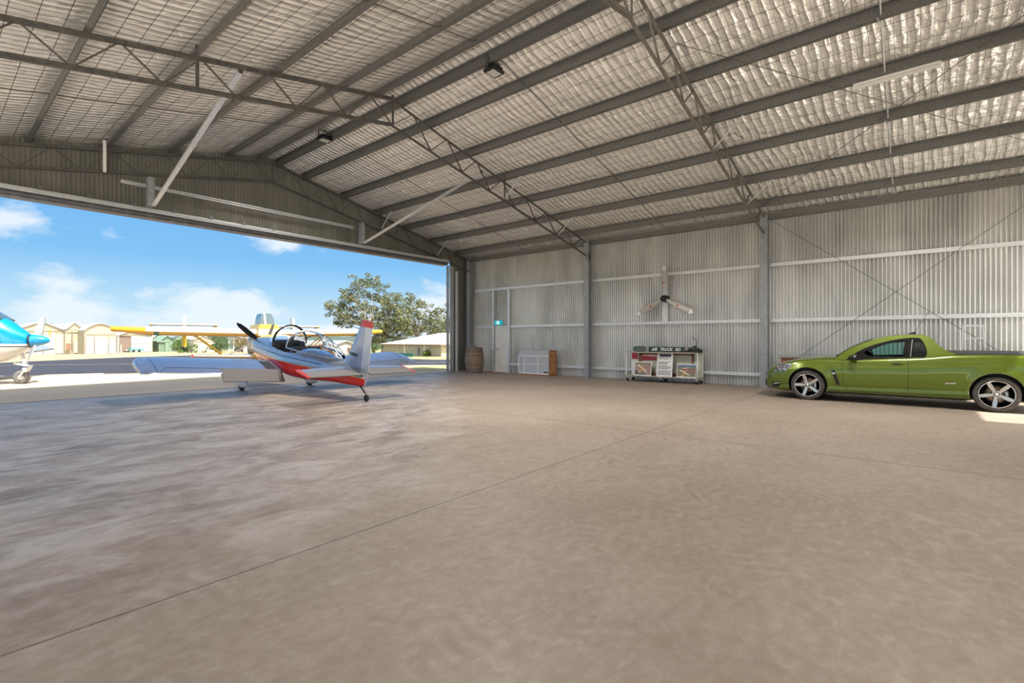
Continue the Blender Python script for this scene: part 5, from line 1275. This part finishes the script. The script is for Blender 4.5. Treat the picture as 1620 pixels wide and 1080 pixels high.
# ================================================================ BUILDINGS AND TREES ACROSS THE AIRFIELD
M['shedcream'] = mat('shed_cream', (.48,.44,.32), .6); M['shedwhite'] = mat('shed_white_roof', (.60,.59,.55), .6); M['sheddark'] = mat('shed_dark_trim', (.16,.14,.10), .8)  # last one: plain dark tone for tracks, gutters, poles and trim
M['doorcream'] = mat('door_cream', (.55,.52,.42), .6); M['shedgreen'] = mat('shed_green', (.20,.31,.21), .6); M['shedgreenl'] = mat('shed_green_roof', (.28,.40,.30), .6); M['brownin'] = mat('shed_inside', (.28,.21,.17), .9)
M['panelwhite'] = mat('roller_panel', (.62,.66,.70), .5); M['tealp'] = mat('teal_paint', (.02,.38,.38), .5); M['brickcream'] = mat('cream_brick', (.50,.47,.33), .8, bump=(30,.3,.01)); M['brown'] = mat('timber_brown', (.22,.13,.08), .8); M['wglass'] = mat('window_glass_dark', (.12,.14,.16), .15)
def W_(px, py, Y): return onY(px, py, Y)
YA = None
def base_y(px, py):
    v = g2(px, py); return v.y
def gshed(name, lab, cat, pxl, pxr, pyb, pye, apex, mwall, mroof, depth=14, door=None, arch_=False, parts=()):
    pm = (pxl + pxr) / 2; b = g2(pm, pyb); Y = b.y
    t = thing(name, lab, cat, b); O = tuple(b)
    A, B = W_(pxl, pyb, Y), W_(pxr, pyb, Y); ze = W_(pm, pye, Y).z; zg = b.z - .15
    ap = W_(apex[0], apex[1], Y)
    if arch_:
        n = 12; prof = []
        for k in range(n + 1):
            u = k / n; prof.append((lerp(A.x, B.x, u), ze + (ap.z - ze) * math.sin(math.pi * u) ** .8))
    else: prof = [(A.x, ze), (ap.x, ap.z), (B.x, ze)]
    P = [(A.x, Y, zg)] + [(x, Y, z) for x, z in prof] + [(B.x, Y, zg)]
    MB().prism(P, (0, depth, 0)).build('walls', mwall, t, O, fix=True)
    r = MB(); q = .12
    for (x0, z0), (x1, z1) in zip(prof, prof[1:]):
        r.prism([(x0, Y - .3, z0), (x1, Y - .3, z1), (x1, Y - .3, z1 + q), (x0, Y - .3, z0 + q)], (0, depth + .6, 0))
    r.build('roof', mroof, t, O)
    for k in parts:
        nm, x0, y0, x1, y1, m_, off = k
        p, q_ = W_(x0, y0, Y), W_(x1, y1, Y)
        MB().box((min(p.x, q_.x), Y - off, min(p.z, q_.z)), (max(p.x, q_.x), Y - off + .12, max(p.z, q_.z))).build(nm, m_, t, O)
    return t, Y
gshed('aircraft_hangar', 'cream gabled hangar with large cream sliding doors behind the blue aircraft', 'hangar', 22, 103, 560.2, 522.5, (66, 508.5), 'shedcream', 'shedwhite', 22, parts=(('door_track', 36, 523, 103, 525.5, 'sheddark', .5), ('sliding_door', 36, 526, 67.5, 560.5, 'doorcream', .35), ('sliding_door', 68.5, 525.5, 86.5, 559.8, 'doorcream', .55), ('sliding_door', 87, 528, 102, 559, 'doorcream', .3), ('orange_sign', 76.8, 521.5, 79, 530, 'orange', .8), ('gable_vent', 67, 512.5, 70.5, 514, 'sheddark', .3)))
gshed('storage_building', 'cream flat-fronted shed with a white roof between the gabled and the arched hangars', 'shed', 103, 133.5, 559.6, 521.5, (118, 510.5), 'shedcream', 'shedwhite', 30, parts=(('corner_pole', 113, 524, 114.3, 558, 'sheddark', .4), ('gutter', 103, 521, 133, 522.3, 'sheddark', .4), ('pale_door', 116, 540, 127, 558, 'doorcream', .3), ('timber_shelf', 103.3, 543, 111, 553, 'brown', .8)))
gshed('arched_hangar', 'cream hangar with a curved roof and four folding door leaves', 'hangar', 133.5, 184, 559.5, 523, (157.5, 512), 'shedcream', 'shedwhite', 26, arch_=True, parts=(('door_track', 135, 528.7, 182, 530.5, 'sheddark', .5), ('door_leaf', 135, 531, 148, 559.5, 'doorcream', .4), ('door_leaf', 148.5, 531.5, 159.5, 559.5, 'doorcream', .7), ('door_leaf', 160, 533, 170.5, 559.2, 'doorcream', .4), ('door_leaf', 171, 535, 181.5, 558.8, 'doorcream', .7)))
t, Y = gshed('open_shed', 'open-fronted shed with a white roller panel and a brown interior wall', 'shed', 186, 240, 556.8, 530.5, (205, 524.5), 'shedcream', 'shedwhite', 12, parts=(('open_bay', 188, 531.2, 207, 556.5, 'brownin', .2), ('roller_panel', 207, 532.5, 238.5, 543.2, 'panelwhite', .4), ('roller_panel', 207, 544, 238.5, 556, 'panelwhite', .4), ('beam', 186, 529.3, 240, 530.8, 'sheddark', .5), ('end_post', 238.6, 530, 240.4, 557, 'shedcream', .5)))
gshed('green_long_shed', 'long low green shed with a white roof behind the small green shed', 'shed', 240, 262, 555.6, 535.5, (251, 527.5), 'shedgreen', 'shedwhite', 16)
gshed('green_shed', 'small green gabled shed with double doors under the yellow wing', 'shed', 251, 280, 556.2, 540, (264.5, 531.3), 'shedgreen', 'shedgreenl', 7, parts=(('eave_board', 247, 538.6, 284, 540.6, 'shedgreenl', .4), ('door_leaf', 261, 541, 267, 556, 'shedgreenl', .3), ('door_leaf', 267.3, 541, 274, 556, 'shedgreenl', .35)))
gshed('white_shed', 'plain white shed behind the wing struts of the yellow aircraft', 'shed', 306, 340, 556.3, 537.5, (320, 531), 'doorcream', 'shedwhite', 14, parts=(('eave_gutter', 304, 536.6, 341, 537.6, 'sheddark', .4),))
gshed('distant_white_building', 'white low building seen between the canopy and the tail of the silver aircraft', 'building', 527, 565, 558.5, 546, (547, 539.5), 'shedwhite', 'shedwhite', 20)
# cream brick hall on the right
c0 = g2(698, 563.2); HX = c0.x
a1 = onX(607, 560, HX); t = thing('brick_hall', 'low cream brick hall with a white roof right of the tall gum trees', 'building', c0); O = tuple(c0)
ze = onX(698, 545.2, HX).z; zg = c0.z - .6
MB().box((HX, c0.y, zg), (HX + 9, a1.y, ze)).build('walls', 'brickcream', t, O)
zr = ze + 1.3
yy0, yy1 = c0.y - .5, a1.y + .5
V = [(HX - .5, yy0, ze), (HX + 9.5, yy0, ze), (HX + 9.5, yy1, ze), (HX - .5, yy1, ze), (HX + 4.5, yy0, zr), (HX + 4.5, yy1 - 5.2, zr)]
MB().add(V, [(0, 1, 2, 3), (0, 4, 5, 3), (1, 2, 5, 4), (2, 3, 5), (0, 1, 4)]).build('roof', 'shedwhite', t, O, fix=True)
MB().box((HX - .54, yy0, ze - .05), (HX - .48, yy1, ze + .04)).build('gutter', 'brown', t, O)
for px in (640.5, 672): v = onX(px, 550, HX); MB().box((HX - .08, v.y - .08, zg), (HX, v.y + .08, ze)).build('downpipe', 'cream', t, O)
for p0, p1, a, b_ in ((622, 628, 548, 551.5), (645, 653.5, 548, 551.5), (658, 661, 548, 551.5), (665, 667, 548, 551), (674, 677, 548, 551.5)):
    v, w_ = onX(p0, a, HX), onX(p1, b_, HX); f = MB().box((HX - .04, w_.y, w_.z), (HX, v.y, v.z)).build('window', 'white', t, O)
    MB().box((HX - .05, w_.y + .06, w_.z + .05), (HX - .03, v.y - .06, v.z - .05)).build('pane', 'wglass', f, O)
v, w_ = onX(661, 549, HX), onX(664.5, 561.5, HX); MB().box((HX - .05, w_.y, w_.z), (HX, v.y, v.z)).build('door', 'wglass', t, O)
# smaller things by the sheds
def at(px, py): return g2(px, py)
def small(name, lab, cat, pxl, pxr, pyt, pyb, m_, depth=1., group=None):
    b = g2((pxl + pxr) / 2, pyb); p, q = W_(pxl, pyb, b.y), W_(pxr, pyt, b.y)
    return b, p, q
b, p, q = small('', '', '', 204.5, 227, 549.5, 557, '')
t = thing('farm_trailer', 'teal painted flat trailer parked in front of the open shed', 'trailer', b); O = tuple(b); h = q.z - p.z
MB().box((p.x, b.y, p.z + h * .35), (q.x, b.y + 1.6, p.z + h * .62)).build('tray', 'tealp', t, O)
for k in range(4): X = lerp(p.x, q.x - .1, k / 3); MB().box((X, b.y, p.z + h * .6), (X + .1, b.y + .1, q.z)).build('post', 'tealp', t, O)
MB().box((p.x, b.y, q.z - h * .15), (q.x, b.y + .1, q.z)).build('top_rail', 'tealp', t, O)
for X in (lerp(p.x, q.x, .3), lerp(p.x, q.x, .7)): MB().lathe([(.05, -.1), (h * .28, -.1), (h * .28, .1), (.05, .1)], 14, axis='y', c=(X, b.y - .05, p.z + h * .28)).build('wheel', 'rubber', t, O)
b, p, q = small('', '', '', 184.5, 187.2, 528, 559, '')
t = thing('checker_mast', 'upright lattice mast with white rungs beside the arched hangar', 'mast', b); O = tuple(b)
for X in (p.x, q.x): MB().box((X - .04, b.y - .5, p.z), (X + .04, b.y - .42, q.z)).build('rail', 'sheddark', t, O)
for k in range(9): z = lerp(p.z, q.z, (k + .5) / 9); MB().box((p.x, b.y - .55, z - .14), (q.x, b.y - .4, z + .14)).build('rung', 'awhite', t, O)
b, p, q = small('', '', '', 197, 204, 553, 557.3, '')
t = thing('ride_on_mower', 'small dark ride-on mower with a white seat beside the teal trailer', 'mower', b); O = tuple(b); h = q.z - p.z
MB().box((p.x, b.y, p.z + h * .3), (q.x, b.y + .8, p.z + h * .7)).build('body', 'sheddark', t, O, bevel=.05); MB().box((p.x + .3, b.y, p.z + h * .7), (p.x + .6, b.y + .6, q.z)).build('seat', 'awhite', t, O)
for X in (p.x + .15, q.x - .15): MB().lathe([(.03, -.08), (h * .3, -.08), (h * .3, .08), (.03, .08)], 12, axis='y', c=(X, b.y - .02, p.z + h * .3)).build('wheel', 'rubber', t, O)
b, p, q = small('', '', '', 189.3, 191.3, 545, 558.6, '')
t = thing('white_cabinet', 'narrow pale cabinet standing beside the lattice mast', 'cabinet', b); O = tuple(b)
MB().box((p.x, b.y - .5, p.z), (q.x, b.y, q.z)).build('carcass', 'doorcream', t, O); MB().box((p.x + .05, b.y - .53, p.z + .1), (q.x - .05, b.y - .5, q.z - .1)).build('door', 'awhite', t, O)
# carport posts, tanks and boxes between the struts
t = None
b = g2(375, 556.5); t = thing('carport', 'open steel carport on white posts beyond the yellow aircraft', 'carport', b); O = tuple(b)
for px in (362.5, 370, 379): v = W_(px, 556.5, b.y); MB().box((v.x - .09, b.y, v.z - .1), (v.x + .09, b.y + .18, W_(px, 536.5, b.y).z)).build('post', 'awhite', t, O)
v, w_ = W_(352, 536.5, b.y), W_(394, 534.5, b.y); MB().box((v.x, b.y - .2, v.z), (w_.x, b.y + 8, w_.z)).build('roof', 'sheddark', t, O)
b, p, q = small('', '', '', 385.5, 393.5, 547, 556.8, '')
tw_ = thing('white_tank', 'white upright tank beside the carport', 'tank', b); r_ = (q.x - p.x) / 2
MB().lathe([(r_, 0), (r_, (q.z - p.z) * .93), (r_ * .6, q.z - p.z), (0, q.z - p.z + .05)], 20).build('shell', 'awhite', tw_); MB().lathe([(.3, q.z - p.z), (.3, q.z - p.z + .15), (0, q.z - p.z + .16)], 12).build('lid', 'sheddark', tw_)
M['darkcar'] = mat('dark_blue_car', (.03,.04,.07), .3, coat=.5)
b, p, q = small('', '', '', 373, 385, 549.5, 556.5, '')
t = thing('parked_car', 'dark car parked under the distant carport', 'car', b); O = tuple(b); h = q.z - p.z
MB().box((p.x, b.y, p.z + h * .2), (q.x, b.y + 1.6, p.z + h * .65)).build('body', 'darkcar', t, O, bevel=.12)
MB().loft([[(lerp(p.x, q.x, a), b.y + .1, z), (lerp(p.x, q.x, c), b.y + .1, z), (lerp(p.x, q.x, c), b.y + 1.5, z), (lerp(p.x, q.x, a), b.y + 1.5, z)] for a, c, z in ((.15, .9, p.z + h * .62), (.3, .78, q.z))], 0, False).build('cabin', 'aglass', t, O, fix=True)
for a in (.2, .8): MB().lathe([(.05, -.1), (h * .24, -.1), (h * .24, .1), (.05, .1)], 14, axis='y', c=(lerp(p.x, q.x, a), b.y, p.z + h * .24)).build('wheel', 'rubber', t, O)
M['greenwall'] = mat('teal_green_fence', (.03,.16,.14), .8)
v, w_ = onX(627, 556, HX - 2), onX(655, 561, HX - 2)
tag(MB().box((HX - 2.1, w_.y, gz(HX, w_.y) - .3), (HX - 2.05, v.y, gz(HX, w_.y) + .33)).build('garden_fence', 'greenwall', origin=(HX - 2, v.y, gz(HX, v.y))), 'low dark green mesh fence in front of the cream brick hall', 'fence')
# ---- trees
for k, c in enumerate(((.085,.10,.035), (.135,.14,.055), (.20,.20,.10), (.045,.058,.022))): M['leaf%d' % k] = mat('gum_leaf_%s' % 'abcd'[k], c, .7)
M['leafg0'] = mat('garden_leaf_light', (.14,.26,.03), .7); M['leafg1'] = mat('garden_leaf_dark', (.04,.10,.02), .7); M['leafo'] = mat('bronze_leaf', (.32,.14,.06), .7); M['leafo2'] = mat('bronze_leaf_dark', (.2,.09,.04), .7)
M['bark'] = mat('gum_bark', (.33,.28,.22), .8, noise=(2,(.18,.15,.12),.4,.6)); M['barkd'] = mat('dark_bark', (.10,.08,.06), .9)
def clump(mb, c, r, n, size, nm, flat=.75):
    for _ in range(n):
        while True:
            d = Vector((random.uniform(-1, 1), random.uniform(-1, 1), random.uniform(-1, 1)))
            if d.length <= 1: break
        d = d.normalized() * (d.length ** .6)
        p = c + Vector((d.x * r, d.y * r, d.z * r * flat))
        a = Vector((random.gauss(0, 1), random.gauss(0, 1), random.gauss(0, .8))).normalized(); b = a.orthogonal().normalized()
        b = (Matrix.Rotation(random.uniform(0, 6.3), 3, a) @ b)
        s = size * random.uniform(.6, 1.3)
        mb.add([p - a * s - b * s * .35, p + a * s * .2 - b * s * .6, p + a * s + b * .1 * s, p - a * s * .1 + b * s * .6], [(0, 1, 2, 3)], random.choices(range(nm), [4, 3, 2, 2][:nm])[0])
def gum(lab, pxb, F, clumps, group=None, rad=1.25, n=150, size=.22, name='gum_tree', mats=('leaf0', 'leaf1', 'leaf2', 'leaf3'), bark='bark', tr=.28):
    b = atF(pxb, 556, F); b.z = gz(b.x, b.y) - .1
    t = thing(name, lab, 'tree', b, group=group); O = tuple(b)
    C = [atF(x, y, F + random.uniform(-2.2, 2.2)) for x, y in clumps]
    mb = MB()
    zc = sum(c.z for c in C) / len(C); top = Vector((b.x + random.uniform(-.5, .5), b.y, lerp(b.z, zc, .62)))
    mb.tube([b, b.lerp(top, .5) + Vector((.2, 0, 0)), top], [tr, tr * .8, tr * .6], 8)
    for c in C:
        m_ = top.lerp(c, .5) + Vector((random.uniform(-.4, .4), random.uniform(-.4, .4), -.5 + random.uniform(-.3, .3)))
        mb.tube([top.lerp(b, random.uniform(0, .35)), m_, c], [tr * .4, tr * .25, tr * .08], 5)
    mb.build('trunk', bark, t, O)
    f = MB()
    for c in C:
        clump(f, c, rad * random.uniform(.75, 1.1), int(n * 2.6), size * .5, len(mats))
        for k in range(4):
            q = c + Vector((random.gauss(0, 1), random.gauss(0, 1), random.gauss(0, .7))) * rad * .9
            clump(f, q, rad * .42, n // 2, size * .5, len(mats))
    f.build('foliage', [m for m in mats], t, O)
    return t
random.seed(11)
gum('tallest gum tree with a broad rounded crown, left of the grove', 585, 72, [(552, 462), (565, 452), (578, 446), (592, 445), (601, 455), (545, 474), (560, 472), (575, 465), (592, 470), (607, 474), (523, 482), (530, 492), (545, 497), (541, 486), (560, 490), (577, 485), (592, 490), (536, 507), (550, 512), (566, 506), (582, 508)], rad=1.0, n=120)
gum('leafy gum tree with low hanging branches in the middle of the grove', 605, 68, [(612, 485), (624, 492), (605, 500), (618, 508), (632, 505), (596, 520), (610, 522), (625, 520), (600, 535), (615, 538), (588, 532), (606, 512), (636, 498), (628, 482), (640, 510), (645, 525), (636, 533), (622, 470), (590, 510)], rad=1.1, n=140)
gum('spreading gum tree behind the white roof of the hall', 655, 74, [(645, 476), (655, 483), (668, 482), (640, 490), (652, 495), (665, 498), (675, 505), (648, 508), (661, 512), (672, 520), (686, 497), (694, 492), (684, 510), (640, 518), (652, 524)], rad=.95, n=110)
gum('pale thin gum tree at the right end of the grove beside the door post', 700, 72, [(700, 505), (708, 512), (695, 520), (706, 522), (716, 508), (685, 524), (722, 518)], rad=1.0, n=110)
gum('small bright green tree low behind the gum grove', 592, 78, [(588, 548), (596, 546), (580, 550)], rad=1.2, n=120, mats=('leafg0', 'leafg1'), name='garden_tree')
gum('green garden trees beside the small green shed', 286, 100, [(283, 540), (289, 543), (281, 547), (292, 548), (287, 551)], rad=1.2, n=140, mats=('leafg0', 'leafg1'), name='garden_tree', tr=.15)
gum('round dark green tree beyond the wing struts of the yellow aircraft', 348, 100, [(344, 536), (350, 540), (346, 545), (354, 548), (341, 549)], rad=1.3, n=140, mats=('leafg1', 'leaf3', 'leafg0'), name='garden_tree', tr=.15)
gum('brownish bushy tree behind the white tank', 385, 104, [(380, 541), (387, 540), (392, 543), (376, 545)], rad=1.1, n=120, mats=('leaf1', 'leafo'), name='garden_tree', tr=.15)
def bush(lab, px, py, F, r, mats, n=260, flat=.7):
    b = atF(px, py, F); b.z = gz(b.x, b.y)
    f = MB(); clump(f, b + Vector((0, 0, r * .6)), r, n, .16, len(mats), flat)
    t = thing('bush', lab, 'bush', b); f.build('foliage', list(mats), t, tuple(b)); MB().tube([tuple(b), (b.x, b.y, b.z + r * .5)], .06, 5).build('stem', 'barkd', t, tuple(b))
bush('rounded bronze bush seen through the open canopy of the silver aircraft', 516, 552, 60, 1.3, ('leafo', 'leafo2'), 420)
bush('small bronze bush at the left foot of the silver tail fin', 561, 552, 62, .9, ('leafo', 'leafo2'))
bush('low green bush under the left boom of the yellow aircraft', 303, 552, 100, 1.4, ('leafg0', 'leafg1'))
bush('small green bush by the doors of the cream brick hall', 676, 560, 52, .45, ('leafg0', 'leaf1'))
# far blue-green ridge on the horizon
M['ridge'] = mat('distant_bush', (.10,.15,.15), 1.)
r = MB(); n = 60; P = []
for k in range(n + 1):
    a = lerp(-10, 1300, k / n); d = ray(a - 300, 537); F = 330
    x, y = d[0] * F, d[1] * F; z0 = gz(x, y) - 3; z1 = 1.4 + (3 + 2.0 * math.sin(k * .7) + 1.2 * math.sin(k * 1.9)) * .6
    P += [(x, y, z0), (x, y, z1), (x + d[0] * 30, y + d[1] * 30, z0)]
r.add(P, [(3*i, 3*i+3, 3*i+4, 3*i+1) for i in range(n)] + [(3*i+1, 3*i+4, 3*i+5, 3*i+2) for i in range(n)])
struct(r.build('distant_ridge', 'ridge'))
# outdoor colours scaled down to offset the strong sun
def tone(names, k):
    for nme in names:
        nt = M[nme].node_tree; b = nt.nodes['Principled BSDF']
        c = b.inputs['Base Color'].default_value; b.inputs['Base Color'].default_value = (c[0] * k, c[1] * k, c[2] * k, 1)
        for nd in nt.nodes:
            if nd.type == 'MIX' and nd.data_type == 'RGBA':
                for q in ('A', 'B'):
                    s_ = [i for i in nd.inputs if i.name == q and i.type == 'RGBA'][0]; c = s_.default_value; s_.default_value = (c[0] * k, c[1] * k, c[2] * k, 1)
            if nd.type == 'VALTORGB':
                for e in nd.color_ramp.elements: c = e.color; e.color = (c[0] * k, c[1] * k, c[2] * k, 1)
tone(['shedcream', 'shedwhite', 'doorcream', 'shedgreen', 'shedgreenl', 'panelwhite', 'brickcream', 'tealp', 'ylw', 'ylwb', 'orange', 'awhite', 'bluewhite', 'blue', 'grass', 'earth', 'line', 'leafg0', 'leafg1', 'leafo', 'leafo2', 'bladegrey', 'brownin'], .62)
tone(['shedcream', 'shedwhite', 'doorcream', 'panelwhite', 'brickcream'], 1.2)
tone(['apron'], .9)
# ================================================================ WORLD, SUN, CAMERA
w = bpy.data.worlds.new('World'); S.world = w; w.use_nodes = True
nt = w.node_tree; N = nt.nodes; L = nt.links
bg = N['Background']
tc = N.new('ShaderNodeTexCoord'); sp = N.new('ShaderNodeSeparateXYZ'); L.new(tc.outputs['Generated'], sp.inputs[0])
def wm(op, a, b=None, clamp=False):
    n = N.new('ShaderNodeMath'); n.operation = op; n.use_clamp = clamp
    for i, v in enumerate((a, b)):
        if v is None: continue
        if isinstance(v, (int, float)): n.inputs[i].default_value = v
        else: L.new(v, n.inputs[i])
    return n.outputs[0]
ramp = N.new('ShaderNodeValToRGB'); cr = ramp.color_ramp
cr.elements[0].position = 0; cr.elements[0].color = (.50,.62,.70,1)
cr.elements[1].position = 1; cr.elements[1].color = (.06,.20,.52,1)
for p, c in ((.06, (.36,.54,.67,1)), (.14, (.165,.39,.65,1)), (.30, (.10,.30,.62,1))):
    e = cr.elements.new(p); e.color = c
L.new(sp.outputs['Z'], ramp.inputs['Fac'])
# clouds on a flat layer
cv = N.new('ShaderNodeCombineXYZ'); L.new(sp.outputs['X'], cv.inputs[0]); L.new(sp.outputs['Y'], cv.inputs[1]); L.new(wm('MULTIPLY', sp.outputs['Z'], 2.1), cv.inputs[2])
cn = N.new('ShaderNodeTexNoise'); cn.inputs['Scale'].default_value = 6.4; cn.inputs['Detail'].default_value = 9; cn.inputs['Roughness'].default_value = .55; cn.inputs['Distortion'].default_value = .15
mp = N.new('ShaderNodeMapping'); mp.inputs['Location'].default_value = CLOUD if 'CLOUD' in globals() else (5.3, 2.2, .4)
L.new(cv.outputs[0], mp.inputs['Vector']); L.new(mp.outputs['Vector'], cn.inputs['Vector'])
cf = N.new('ShaderNodeMapRange'); cf.inputs['From Min'].default_value = .54; cf.inputs['From Max'].default_value = .66; cf.inputs['To Max'].default_value = .85; L.new(cn.outputs['Fac'], cf.inputs['Value'])
lowc = N.new('ShaderNodeMapRange'); lowc.inputs['From Min'].default_value = .13; lowc.inputs['From Max'].default_value = .02; lowc.inputs['To Max'].default_value = .16; L.new(sp.outputs['Z'], lowc.inputs['Value'])
cn2 = wm('ADD', cn.outputs['Fac'], lowc.outputs['Result']); L.new(cn2, cf.inputs['Value'])
mx = N.new('ShaderNodeMix'); mx.data_type = 'RGBA'; L.new(cf.outputs['Result'], mx.inputs['Factor']); L.new(ramp.outputs['Color'], mx.inputs['A']); mx.inputs['B'].default_value = (.62,.67,.71,1)
# sky glow added behind the hangar, lights the interior through the rear openings
SUN_EL, SUN_AZ = 61., 2.
sd = Vector((math.sin(R(SUN_AZ)) * math.cos(R(SUN_EL)), -math.cos(R(SUN_AZ)) * math.cos(R(SUN_EL)), math.sin(R(SUN_EL))))
dt = N.new('ShaderNodeVectorMath'); dt.operation = 'DOT_PRODUCT'; L.new(tc.outputs['Generated'], dt.inputs[0]); dt.inputs[1].default_value = (0, -.89, .45)
hz = N.new('ShaderNodeMapRange'); hz.interpolation_type = 'SMOOTHSTEP'; hz.inputs['From Min'].default_value = .15; hz.inputs['From Max'].default_value = .95; hz.inputs['To Min'].default_value = 0; hz.inputs['To Max'].default_value = 1
L.new(dt.outputs['Value'], hz.inputs['Value'])
mx2 = N.new('ShaderNodeMix'); mx2.data_type = 'RGBA'; L.new(hz.outputs['Result'], mx2.inputs['Factor']); L.new(mx.outputs['Result'], mx2.inputs['A'])
REAR_GLOW = 2.6
mx2.inputs['B'].default_value = (REAR_GLOW, REAR_GLOW * .95, REAR_GLOW * .88, 1)
L.new(mx2.outputs['Result'], bg.inputs['Color']); bg.inputs['Strength'].default_value = .86
sun = bpy.data.lights.new('sun', 'SUN'); sun.energy = 6.8; sun.angle = R(.6); sun.color = (1, .95, .87)
so = bpy.data.objects.new('sun', sun); COL.objects.link(so); so.rotation_euler = sd.to_track_quat('Z', 'Y').to_euler(); so.location = (0, -20, 30)
# light from the hangar's own lamps
def lamp(loc, e, size, col=(1, .95, .88)):
    l = bpy.data.lights.new('lamp', 'AREA'); l.energy = e; l.size = size; l.color = col; l.shape = 'DISK'; l.spread = R(140)
    o = bpy.data.objects.new('lamp', l); COL.objects.link(o); o.location = loc; return o
for X, Y, E_ in ((7.45, 6.62, 230), (7.12, 12.6, 120)): lamp((X, Y, chordz(X) - .14), E_, .3)
l = lamp((11.05, .26, chordz(11.05) - .09), 130, .1); l.data.shape = 'RECTANGLE'; l.data.size = .08; l.data.size_y = 1.2
cam = bpy.data.cameras.new('camera'); co = bpy.data.objects.new('camera', cam); COL.objects.link(co)
cam.sensor_width = 36; cam.lens = 36 * FPX / 1620; cam.clip_end = 900
cam.shift_y = (HZ - 540) / 1620
co.location = (0, 0, CH); co.rotation_euler = (R(90), 0, R(-50.5)); S.camera = co
S.view_settings.view_transform = 'Standard'; S.view_settings.look = 'None'; S.view_settings.gamma = 1; S.view_settings.use_curve_mapping = False
S.view_settings.exposure = 0.74
S.cycles.max_bounces = 8; S.cycles.diffuse_bounces = 5; S.cycles.glossy_bounces = 4; S.cycles.transparent_max_bounces = 12; S.cycles.sample_clamp_indirect = 6
S.cycles.use_denoising = True
